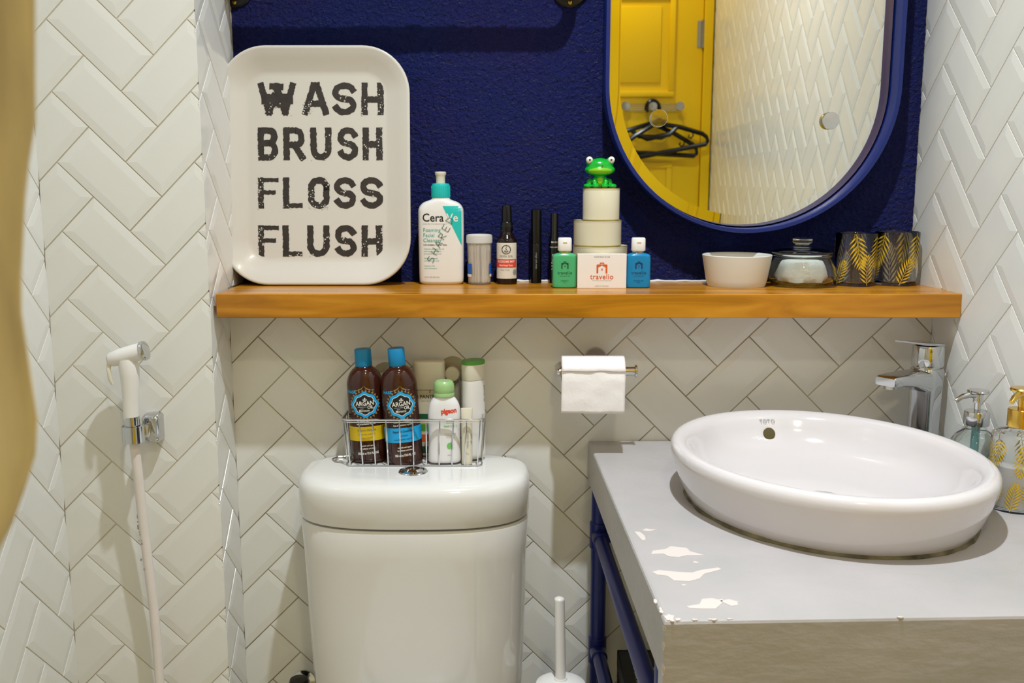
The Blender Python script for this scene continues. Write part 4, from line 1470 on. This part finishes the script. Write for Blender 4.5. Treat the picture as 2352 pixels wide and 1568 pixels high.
so.thickness = .0006
# second ply fold line near the top of the sheet
vs, fs = [], []
for j in range(6):
    a = R(100 + 62 * j / 5)
    for i in range(nxs + 1):
        x_ = -RW / 2 - .0003 + RW * i / nxs
        dr_ = .0016 + (.0022 * (1 + noise.noise(Vector((x_ * 40, 0, 7)))) if j == 5 else 0)
        vs.append((x_, (RR + dr_) * math.cos(a), (RR + dr_) * math.sin(a) - .0035 - (.0015 * noise.noise(Vector((x_ * 35, 4, 1))) if j == 5 else 0)))
for j in range(5):
    for i in range(nxs):
        a = j * (nxs + 1) + i
        fs.append((a, a + 1, a + nxs + 2, a + nxs + 1))
o = MB().add(vs, fs).build('loose_ply', 'paperroll', t, angle=180)
so = o.modifiers.new('ply', 'SOLIDIFY')
so.thickness = .0006

# ------------------------------------------------------------------ hand bidet sprayer on the column
t = thing('bidet_sprayer', 'white handheld bidet sprayer with hose clipped to the tiled column', 'sprayer', (-0.641, -0.158, 0.0))
m = MB()
m.tube([(-.0015, 0, .925), (-.0012, 0, .945), (.0, 0, .97), (.0005, 0, .995), (.0, 0, 1.012), (-.002, 0, 1.026)], [.0125, .0128, .0138, .0155, .0165, .0150], 24)
m.tube([(-.0335, 0, 1.0235), (-.028, 0, 1.0255), (-.012, 0, 1.0300), (.008, 0, 1.0355), (.0235, 0, 1.0395)], [.008, .0122, .0142, .0148, .0150], 24)
m.build('handle', 'white', t, angle=60)
MB().tube([(-.031, -.002, 1.022), (-.032, -.006, 1.010), (-.030, -.006, .992), (-.027, -.005, .984)], [.004, .0038, .0032, .002], 10).build('trigger', 'offwhite', t)
ax = Vector((.968, 0, .25)).normalized()
mm = Matrix.Translation((.0235, 0, 1.0395)) @ ax.to_track_quat('Z', 'Y').to_matrix().to_4x4()
MB().lathe([(.0148, -.001), (.0162, 0), (.0168, .004), (.0155, .0075), (.012, .0088), (.001, .0085)], 32, mtx=mm).build('nozzle', 'chrome', t)
MB().tube([(-.0012, 0, .928), (-.0005, 0, .905), (.0003, 0, .892)], [.0127, .0125, .0108], 24).build('collar', 'chrome', t)
hp = [(.0003, 0, .900), (.001, 0, .88), (.0012, .006, .82), (.0018, .012, .74), (.0045, .016, .66), (.0085, .018, .58), (.0105, .018, .5), (.0115, .016, .42), (.0115, .012, .3), (.01, .008, .15), (.008, .006, .06), (.006, .005, .012)]
MB().tube(hp, .0082, 16).build('hose', 'hose', t)
wear = []
rg2 = random.Random(5)
m = MB()
for k in range(26):
    z = rg2.choice([rg2.uniform(.70, .80), rg2.uniform(.64, .84)])
    a = rg2.uniform(-2.6, -1.4)
    x, y = .0028 + .0084 * math.cos(a) - .002, .0125 + .0084 * math.sin(a)
    s_ = rg2.uniform(.0006, .0018)
    m.sphere((x, y + (.79 - z) * .02, z), s_, (1, .4, rg2.uniform(1, 2.4)), 6)
m.build('scuff_marks', 'greyprint', t)['kind'] = 'stuff'
t = thing('sprayer_bracket', 'chrome wall bracket holding the bidet sprayer on the tiled column', 'bracket', (-0.6376, -0.11, 0.9))
mm = Matrix.Translation((.0165, 0, -.001)) @ Matrix.Rotation(R(90), 4, 'X')
m = MB()
m.rings([[(x, y, z) for x, y in rrect(w_, h_, r_, 6)] for (w_, h_, r_, z) in ((.031, .050, .006, 0), (.031, .050, .006, .012), (.028, .047, .007, .022), (.022, .04, .007, .0255))], mtx=mm)
m.build('wall_plate', 'chrome', t, angle=40)
c_ring = []
for k in range(15):
    a = R(-60 + 300 * k / 14 + 180 + 0)
    c_ring.append((-.0028 + .0165 * math.cos(a), -.048 + .0165 * math.sin(a), 0))
for dz in (-.0135,):
    pass
m = MB()
rg = []
for (x, y, _) in c_ring:
    d = Vector((x + .0028, y + .048, 0)).normalized()
    rg.append([(x - d.x * .003, y - d.y * .003, -.016), (x + d.x * .002, y + d.y * .002, -.016), (x + d.x * .002, y + d.y * .002, .012), (x - d.x * .003, y - d.y * .003, .012)])
m.rings(rg)
m.build('clip', 'chrome', t, angle=40)
MB().box((.004, -.040, -.012), (.017, -.012, .010), bev=.003).build('neck', 'chrome', t)

# ------------------------------------------------------------------ vanity counter
A, B_, C_, D_ = (.1415, -.0015), (.1672, -.7515), (.7955, -.7290), (.7640, -.0015)
ZV = 0.8432
va = thing('vanity_counter', 'pale painted cement vanity counter with peeling paint under the basin', 'counter', (0, 0, 0))


def bevel_prism(poly, z0, z1, r, rb=None, rt=None):
    rb = r if rb is None else rb
    rt = r if rt is None else rt
    m = MB()
    cx = sum(p[0] for p in poly) / len(poly)
    cy = sum(p[1] for p in poly) / len(poly)

    def ins(d):
        out = []
        n_ = len(poly)
        for i in range(n_):
            p0, p1, p2 = Vector(poly[i - 1]), Vector(poly[i]), Vector(poly[(i + 1) % n_])
            d1, d2 = (p1 - p0).normalized(), (p2 - p1).normalized()
            n1, n2 = Vector((-d1.y, d1.x)), Vector((-d2.y, d2.x))
            if n1.dot(Vector((cx, cy)) - p1) < 0:
                n1, n2 = -n1, -n2
            k = (n1 + n2) / (1 + n1.dot(n2))
            out.append((p1.x + k.x * d, p1.y + k.y * d))
        return out
    rgs = []
    for d, z in ((rb, z0), (0, z0 + rb), (0, z1 - rt), (rt * .3, z1 - rt * .3), (rt, z1)):
        rgs.append([(x, y, z) for x, y in ins(d)])
    return m.rings(rgs)


def lerp2(a, b, t_):
    return (a[0] + (b[0] - a[0]) * t_, a[1] + (b[1] - a[1]) * t_)


bevel_prism([A, B_, C_, D_], ZV - .0725, ZV, .004, rb=.00005).build('top_slab', 'cement', va, smooth=False)
B2, C2 = lerp2(B_, A, .036), lerp2(C_, D_, .036)
bevel_prism([B2, B_, C_, C2], ZV - .30, ZV - .0725, .003, rt=.00005).build('front_fascia', 'cement', va, smooth=False)
# peeled paint: irregular chips of pale primer
def chip(cx, cy, pts, th=.0004, z=ZV):
    m = MB()
    m.prism([(cx + x, cy + y) for x, y in pts], z - .001, z + th)
    m.build('paint_chip', 'peel', va, smooth=False)


def blob(rx, ry, seed, n_=22, rough=.35):
    r_ = random.Random(seed)
    out = []
    for j in range(n_):
        a = 2 * PI * j / n_
        q = 1 + rough * noise.noise(Vector((1.6 * math.cos(a), 1.6 * math.sin(a), seed * 3.1))) * 2 + r_.uniform(-.08, .08)
        out.append((rx * q * math.cos(a), ry * q * math.sin(a)))
    return out


chip(.214, -.552, [(-.034, -.006), (-.030, .006), (-.012, .012), (-.004, .022), (.006, .018), (.016, .016), (.018, .004), (.030, -.006), (.034, -.010), (.012, -.010), (.000, -.016), (-.012, -.014), (-.018, -.004)])
chip(.218, -.622, [(-.045, .006), (-.036, .012), (-.012, .006), (.004, .004), (.016, .012), (.040, .020), (.042, .014), (.018, .000), (.010, -.014), (-.004, -.022), (-.022, -.020), (-.028, -.006), (-.040, -.002)])
chip(.226, -.708, [(-.028, -.006), (-.012, .0), (-.006, .014), (.006, .016), (.012, .012), (.018, .014), (.014, .002), (.004, -.012), (-.012, -.012), (-.026, -.010)])
chip(.247, -.703, [(-.008, .004), (.004, .008), (.012, .002), (.010, -.008), (.002, -.010)])
chip(.1745, -.492, [(-.006, .016), (.002, .014), (.006, .0), (.006, -.014), (.001, -.018), (-.002, -.006)])
chip(.190, -.470, [(-.010, -.002), (-.004, .006), (.004, .002), (.012, .004), (.004, -.003), (-.002, -.005)])
for (x, y, rx, ry, s_) in ((.1740, -.742, .006, .007, 1), (.183, -.7465, .004, .0025, 2), (.201, -.7475, .003, .002, 3), (.222, -.747, .005, .0022, 4), (.24, -.7455, .003, .0016, 5), (.232, -.585, .004, .002, 6),
                           (.205, -.655, .003, .0016, 7), (.43, -.741, .003, .0016, 8), (.165, -.70, .002, .006, 9), (.1675, -.725, .002, .008, 10)):
    chip(x, y, blob(rx, ry, s_))
m = MB()
rg3 = random.Random(21)
zz = ZV - .006
while zz > .62:
    h = rg3.uniform(.002, .011)
    w_ = rg3.uniform(.0010, .0030)
    ring_ = [(.1668 - w_ * .3, -.7512), (.1668 + w_, -.7518)]
    m.add([(.1662, -.7488, zz), (.16705, -.7517, zz + h * .3), (.1672 + w_, -.7519, zz - h * .2), (.1672 + w_ * .6, -.7519, zz - h), (.16705, -.7517, zz - h * 1.3), (.1662, -.7490, zz - h * .8)], [(0, 1, 2, 3, 4, 5)])
    zz -= h * 1.3 + rg3.uniform(.003, .022)
m.build('paint_chip', 'peel', va, smooth=False)

# --- blue pipe frame
t = thing('pipe_stand', 'cobalt blue painted pipe frame carrying the vanity counter', 'frame', (0, 0, 0))
PR = .0145


def pl(p, q, r_=PR, name='pipe'):
    MB().tube([p, q], r_, 18).build(name, 'bluepaint', t)


lx0, lx1 = .1615, .182
ly0, ly1 = -.034, -.690
rx0, rx1 = .725, .745
for (x, y) in ((lx0, ly0), (lx1, ly1), (rx0, ly0), (rx1, ly1)):
    pl((x, y, 0.0), (x, y, ZV - .074), PR, 'leg')
    for z in (.672, .445):
        MB().tube([(x, y, z - .026), (x, y, z - .024), (x, y, z + .024), (x, y, z + .026)], [PR + .0005, PR + .0028, PR + .0028, PR + .0005], 18).build('pipe_joint', 'bluepaint', t)
for z in (.672, .445):
    for (p, q) in (((lx0, ly0), (lx1, ly1)), ((lx0, ly0), (rx0, ly0)), ((lx1, ly1), (rx1, ly1)), ((rx0, ly0), (rx1, ly1))):
        if z < .5 and p[1] == ly0 and q[1] == ly0:
            continue
        pl((p[0], p[1], z), (q[0], q[1], z), .0125, 'rail')
        d = (Vector((q[0], q[1], 0)) - Vector((p[0], p[1], 0))).normalized()
        for (e, s_) in ((p, 1), (q, -1)):
            a = Vector((e[0], e[1], z))
            MB().tube([a, a + d * s_ * .036, a + d * s_ * .037], [.0152, .0152, .0135], 18).build('pipe_joint', 'bluepaint', t)
# --- black mesh basket on the lower rails
t = thing('mesh_basket', 'black metal mesh basket standing on the frame under the counter', 'basket', (0, 0, 0))
bx0, bx1, by0, by1, bz0, bz1 = .195, .68, -.60, -.075, .30, .462
for (a, b_) in (((bx0, by1, bz1 - .034), (bx1, by1 + .006, bz1)), ((bx0, by0, bz1 - .034), (bx1, by0 + .006, bz1)), ((bx0, by0, bz1 - .034), (bx0 + .022, by1, bz1)), ((bx1 - .006, by0, bz1 - .034), (bx1, by1, bz1))):
    MB().box(a, b_, bev=.002).build('rim_bar', 'blackmetal', t, smooth=False)


def mesh_panel(fn_, u0, u1, v0, v1, pitch=.022):
    m = MB()
    L = (u1 - u0) + (v1 - v0)
    k = -int((v1 - v0) / pitch) - 1
    while u0 + k * pitch < u1:
        for sg in (1, -1):
            us = u0 + k * pitch if sg > 0 else u1 - k * pitch
            # clip the diagonal to the panel
            a0, a1 = 0.0, v1 - v0
            if sg > 0:
                a0, a1 = max(a0, u0 - us), min(a1, u1 - us)
            else:
                a0, a1 = max(a0, us - u1), min(a1, us - u0)
            if a1 > a0:
                m.tube([fn_(us + sg * a0, v0 + a0), fn_(us + sg * a1, v0 + a1)], .0011, 5)
        k += 1
    return m


mesh_panel(lambda u, v: (u, by1 + .003, v), bx0, bx1, bz0, bz1 - .03).build('mesh_side', 'blackmetal', t)
mesh_panel(lambda u, v: (u, by0 + .003, v), bx0, bx1, bz0, bz1 - .03).build('mesh_side', 'blackmetal', t)
mesh_panel(lambda u, v: (bx0 + .003, u, v), by0, by1, bz0, bz1 - .03).build('mesh_side', 'blackmetal', t)
mesh_panel(lambda u, v: (bx1 - .003, u, v), by0, by1, bz0, bz1 - .03).build('mesh_side', 'blackmetal', t)
mesh_panel(lambda u, v: (u, v, bz0), bx0, bx1, by0, by1).build('mesh_floor', 'blackmetal', t)
for (x, y) in ((bx0, by0), (bx0, by1 - .008), (bx1 - .008, by0), (bx1 - .008, by1 - .008)):
    MB().box((x, y, 0.0), (x + .008, y + .008, bz1 - .01)).build('post', 'blackmetal', t, smooth=False)

# ------------------------------------------------------------------ basin
ba = thing('vessel_basin', 'oval white ceramic vessel basin on the vanity counter', 'basin', (.4673, -.3507, ZV + .0004), (0, 0, R(18.6)))
BX, BY = .2200, .2540


def el(k_, z, dy=0.0, n_=72, off=0.0):
    return [((BX * k_ + off) * math.cos(2 * PI * j / n_), (BY * k_ + off) * math.sin(2 * PI * j / n_) + dy, z) for j in range(n_)]


HB = .1015
prof = [(.80, .0), (.882, .0005), (.896, .004), (.925, .018), (.960, .038), (.984, .054), (.996, .064), (1.0, .071), (.997, .077), (.986, .0815), (.968, .084), (.945, .0848), (.915, .0835), (.885, .0795),
        (.862, .072), (.84, .060), (.80, .044), (.72, .029), (.55, .0165), (.3, .0095), (.1, .007)]
MB().rings([el(k_, z) for k_, z in prof]).build('bowl', 'basin', ba, angle=70)
MB().lathe([(.026, .0072), (.026, .0088), (.022, .0095), (.001, .0105)], 36).build('drain', 'chrome', ba)
# sealant ring at the foot
m = MB()
rg = []
for j in range(90):
    a = 2 * PI * j / 90
    q = 1 + .012 * noise.noise(Vector((6 * math.cos(a), 6 * math.sin(a), 0))) + .008 * noise.noise(Vector((22 * math.cos(a), 22 * math.sin(a), 4)))
    rg.append([(BX * k_ * q * math.cos(a), BY * k_ * q * math.sin(a), z) for k_, z in ((.86, .0), (.906, .0), (.897, .004), (.87, .006))])
m.rings(rg, closed=True)
m.build('sealant_ring', 'dirt', ba, angle=60)


def basin_in(x, z, eps=.0008):
    """point on the back inner wall of the bowl at local x, height z, with its inward normal"""
    k_ = prof[13][0]
    for (k0, z0), (k1, z1) in zip(prof[13:], prof[14:]):
        if z1 <= z <= z0:
            k_ = k0 + (k1 - k0) * (z - z0) / (z1 - z0)
            break
    yy = BY * k_ * math.sqrt(max(0.0, 1 - (x / (BX * k_)) ** 2))
    nn = Vector((-x / (BX * k_) ** 2, -yy / (BY * k_) ** 2, 0)).normalized() + Vector((0, 0, .45))
    return Vector((x, yy, z)) + nn.normalized() * eps, nn.normalized()


p_, n_ = basin_in(.0376, .051, .0016)
mm = Matrix.Translation(p_) @ n_.to_track_quat('Z', 'Y').to_matrix().to_4x4()
ov = MB().lathe([(.0098, -.006), (.0104, .0), (.0098, .0009), (.004, .0011), (.0005, .0011)], 32, mtx=mm).build('overflow_hole', 'olive', ba)
decal('maker_text', text_mesh('TOTO', .0088, 0, 1.0, space=1.1), lambda x, z: basin_in(x, z, .0022)[0], 'greyprint', ba, .0390, .0700, R(0), .003)

# ------------------------------------------------------------------ faucet
fa = thing('basin_faucet', 'chrome single lever basin mixer tap behind the basin', 'faucet', (.7265, -.085, ZV), (0, 0, R(36)))
m = MB()
m.rings([[(x, y, z) for x, y in rrect(w_, d_, r_, 6)] for (w_, d_, r_, z) in ((.050, .050, .016, 0), (.050, .050, .016, .004), (.0455, .0455, .014, .006), (.0445, .0455, .013, .06), (.046, .047, .013, .115),
                                                                         (.050, .049, .015, .140), (.052, .050, .018, .150), (.048, .047, .018, .1545))])
m.build('body', 'chrome', fa, angle=40)
# spout pointing along local -x
m = MB()
secs = []
for (x, zc_, hh, wd_) in ((-.006, .130, .046, .046), (-.026, .135, .036, .045), (-.060, .1415, .024, .043), (-.098, .1445, .0185, .041), (-.120, .1445, .017, .040), (-.1245, .144, .0135, .036)):
    secs.append([(x, y, zc_ + z) for y, z in rrect(wd_, hh, min(hh, wd_) * .28, 5)])
m.rings(secs)
m.build('spout', 'chrome', fa, angle=40)
MB().lathe([(.0115, .0), (.0115, .006), (.009, .006)], 24, mtx=Matrix.Translation((-.108, 0, .1305))).build('aerator', 'steel', fa)
m = MB()
m.lathe([(.021, .153), (.0205, .157), (.0262, .158), (.027, .161), (.0265, .190), (.0245, .1945), (.014, .196), (.001, .1962)], 40)
hd_ = m.build('lever_head', 'chrome', fa, angle=35)
m = MB()
secs = []
for (x, z, hh, wd_) in ((.020, .1945, .006, .038), (.0, .197, .0062, .042), (-.03, .2005, .005, .036), (-.06, .205, .004, .026), (-.088, .2095, .0034, .018), (-.092, .210, .0028, .014)):
    secs.append([(x, y, z + q) for y, q in rrect(wd_, hh, hh * .45, 4)])
m.rings(secs)
m.build('lever', 'chrome', hd_, angle=40)

# ------------------------------------------------------------------ soap dispensers
t = thing('chrome_soap_dispenser', 'clear glass soap dispenser with a chrome pump beside the tap', 'dispenser', (.738, -.252, ZV))
o_ = [(.034, .0005), (.0355, 0), (.0368, .003), (.0368, .060), (.0355, .068), (.030, .077), (.022, .083), (.0165, .087), (.0150, .091), (.0150, .1)]
i_ = [(.0125, .1), (.0125, .091), (.020, .081), (.028, .075), (.033, .067), (.0340, .06), (.0340, .006), (.001, .005)]
MB().lathe(o_ + i_, 48).build('bottle_body', 'greenglass', t, angle=60)
MB().lathe([(.0333, .0065), (.0333, .018), (.001, .018)], 40).build('liquid', 'bluewater', t)
MB().tube([(0, 0, .01), (0, 0, .1)], .0065, 14).build('dip_tube', 'tubeblue', t)
MB().lathe([(.0185, .0945), (.0192, .0955), (.0192, .1155), (.0182, .117), (.001, .1172)], 36).build('collar', 'chrome', t)
MB().lathe([(.0048, .117), (.0048, .130), (.0075, .131), (.0075, .1445), (.0065, .146), (.001, .1462)], 24).build('pump_stem', 'chrome', t)
MB().lathe([(.012, .1455), (.0165, .1465), (.0172, .1485), (.0160, .1505), (.001, .151)], 32).build('pump_top', 'chrome', t)
MB().tube([(0, 0, .1425), (-.015, -.002, .1435), (-.028, -.004, .1405), (-.0375, -.005, .1345)], [.0055, .005, .0042, .0036], 14).build('nozzle', 'chrome', t)
t = thing('gold_soap_dispenser', 'clear glass soap dispenser with gold pump and printed palm leaves', 'dispenser', (.7430, -.3720, ZV))
o_ = [(.034, .0005), (.0355, 0), (.0365, .003), (.0365, .108), (.0358, .112), (.032, .1150), (.022, .1175), (.016, .1195), (.0145, .1215), (.0145, .127)]
i_ = [(.0122, .127), (.0122, .120), (.021, .1145), (.03, .1120), (.0335, .108), (.0338, .006), (.001, .005)]
MB().lathe(o_ + i_, 48).build('bottle_body', 'glass', t, angle=60)
MB().lathe([(.0333, .0065), (.0333, .066), (.001, .066)], 40).build('liquid_soap', 'milk', t)
MB().lathe([(.0160, .122), (.0178, .123), (.0178, .1475), (.0168, .149), (.001, .1493)], 36).build('collar', 'gold', t)
MB().lathe([(.0048, .149), (.0048, .162), (.0078, .163), (.0078, .174), (.001, .175)], 24).build('pump_stem', 'gold', t)
MB().lathe([(.012, .1745), (.0168, .1755), (.0174, .1778), (.0158, .180), (.001, .1805)], 32).build('pump_top', 'gold', t)
MB().tube([(0, 0, .1710), (-.012, -.012, .1730), (-.022, -.020, .1700), (-.029, -.026, .1640)], [.0055, .005, .0042, .0036], 14).build('nozzle', 'gold', t)
gb = Bottle([(0, .0365, .0365, 2), (.108, .0365, .0365, 2)])
rgp = random.Random(12)
for k in range(7):
    x = -PI * .0365 + 2 * PI * .0365 * (k + .35) / 7
    decal('palm_print', poly_mesh(frond(.05, .02, 9, R(-90 + rgp.uniform(-20, 20)), x, .1065, .0026)), lambda xx, zz: gb.wrap(xx, min(max(zz, .001), .1075), .0003), 'goldprint', t, step=.004)
    decal('palm_print', poly_mesh(frond(.042, .018, 9, R(90 + rgp.uniform(-30, 30)), x + .016, .002, .0026)), lambda xx, zz: gb.wrap(xx, min(max(zz, .001), .1075), .0003), 'goldprint', t, step=.004)

# ------------------------------------------------------------------ curtain close to the lens
t = thing('beige_curtain', 'blurred beige curtain hanging close to the camera at the edge', 'curtain', (0, 0, 0))
nu, nvv = 60, 120
vs, fs = [], []
keys = [(2.2, -.190), (1.5, -.191), (1.394, -.1955), (1.341, -.2000), (1.3228, -.2055), (1.2665, -.2130), (1.235, -.2125), (1.2177, -.2110), (1.20, -.2130), (1.1774, -.2195), (1.1484, -.2340), (1.10, -.262), (1.0, -.30), (.6, -.30), (.25, -.28)]


def xedge(z):
    for (z0, x0), (z1, x1) in zip(keys, keys[1:]):
        if z1 <= z <= z0:
            f_ = (z0 - z) / (z0 - z1)
            f_ = f_ * f_ * (3 - 2 * f_) if z0 < 1.3 else f_
            return x0 + (x1 - x0) * f_
    return keys[-1][1]


for j in range(nvv + 1):
    z = 2.2 - (2.2 - .25) * j / nvv if j < 30 else None
    if z is None:
        # denser rows in the part in view
        q = (j - 30) / (nvv - 30)
        z = 1.72 - (1.72 - .25) * q
    xe = xedge(z) - .004
    for i in range(nu + 1):
        u = i / nu
        xx = xe - (.30 + .1 * (xe + .19)) * u
        swag = max(0, 1.27 - z) * 1.4 if z > 1.0 else .38
        fold = .014 * math.sin(u * 34 + swag * 16) + .006 * math.sin(u * 71 + z * 6)
        vs.append((xx, -1.33 + fold * (0.35 + .65 * min(1, u * 6)), z))
for j in range(nvv):
    for i in range(nu):
        a = j * (nu + 1) + i
        fs.append((a, a + 1, a + nu + 2, a + nu + 1))
o = MB().add(vs, fs).build('cloth', 'curtain', t, angle=180)
so = o.modifiers.new('thickness', 'SOLIDIFY')
so.thickness = .0016
MB().tube([(XLW - .004, -1.33, 2.215), (-.17, -1.33, 2.215)], .0125, 18).build('rod', 'steel', t)
MB().tube([(-.18, -1.33, 2.215), (-.18, -1.33, ZCEIL)], .005, 10).build('ceiling_stay', 'steel', t)
for k in range(6):
    x = -.205 - .05 * k
    MB().tube([(x, -1.33 + .017 * math.cos(2 * PI * q / 20), 2.21 + .019 * math.sin(2 * PI * q / 20)) for q in range(20)], .0018, 6, closed=True).build('ring', 'steel', t)

# ------------------------------------------------------------------ hooks and hangers on the door (seen in the mirror)
t = thing('hook_rack', 'steel wire hook rack with round knobs on the yellow door in the mirror', 'hooks', (.6095, YF - .015, 1.638))
for z in (.012, .003, -.006, -.015):
    MB().tube([(-.118, .010, z), (.118, .010, z)], .0022, 8).build('rod', 'steel', t)
for x in (-.118, 0.0, .118):
    mm = Matrix.Translation((x, 0, 0)) @ Matrix.Rotation(R(-90), 4, 'X')
    MB().lathe([(.008, 0), (.007, .03), (.0085, .040), (.0185, .042), (.0195, .046), (.0185, .050), (.001, .051)], 26, mtx=mm).build('knob', 'steel', t)


def hanger(loc, tilt, roll, lb):
    t = thing('clothes_hanger', lb, 'hanger', loc, (tilt, roll, 0), group='hangers on the door rack')
    t.scale = (1, 1, 1.22)
    hook = [(.018 * math.cos(R(a)), 0, .018 + .018 * math.sin(R(a)) - .018) for a in range(-60, 190, 18)]
    hook = [(.028 * math.cos(R(a)), 0, -.008 + .028 * math.sin(R(a))) for a in range(200, -80, -20)]
    MB().tube(hook + [(.004, 0, -.045), (0, 0, -.062)], .0065, 8).build('hook', 'black', t)
    body = [(-.205, 0, -.142), (-.19, 0, -.128), (-.1, 0, -.090), (0, 0, -.060), (.1, 0, -.090), (.19, 0, -.128), (.205, 0, -.142), (.208, 0, -.156), (.196, 0, -.166), (0, 0, -.166), (-.196, 0, -.166), (-.208, 0, -.156)]
    MB().tube(body, .0085, 8, closed=True).build('shoulders', 'black', t)
    for s_ in (-1, 1):
        MB().tube([(s_ * .148, 0, -.112), (s_ * .150, 0, -.128), (s_ * .138, 0, -.136), (s_ * .128, 0, -.128), (s_ * .134, 0, -.122)], .0032, 8).build('strap_notch', 'black', t)
    MB().tube([(-.085, 0, -.088), (-.05, 0, -.108), (.05, 0, -.108), (.085, 0, -.088)], .0085, 8).build('brace', 'black', t)


hanger((.6095, YF + .016, 1.640), R(2), R(3), 'black plastic hanger nearest the door on the middle hook')
hanger((.6095, YF + .034, 1.638), R(2), R(-11), 'black plastic hanger tilted in front on the middle hook')
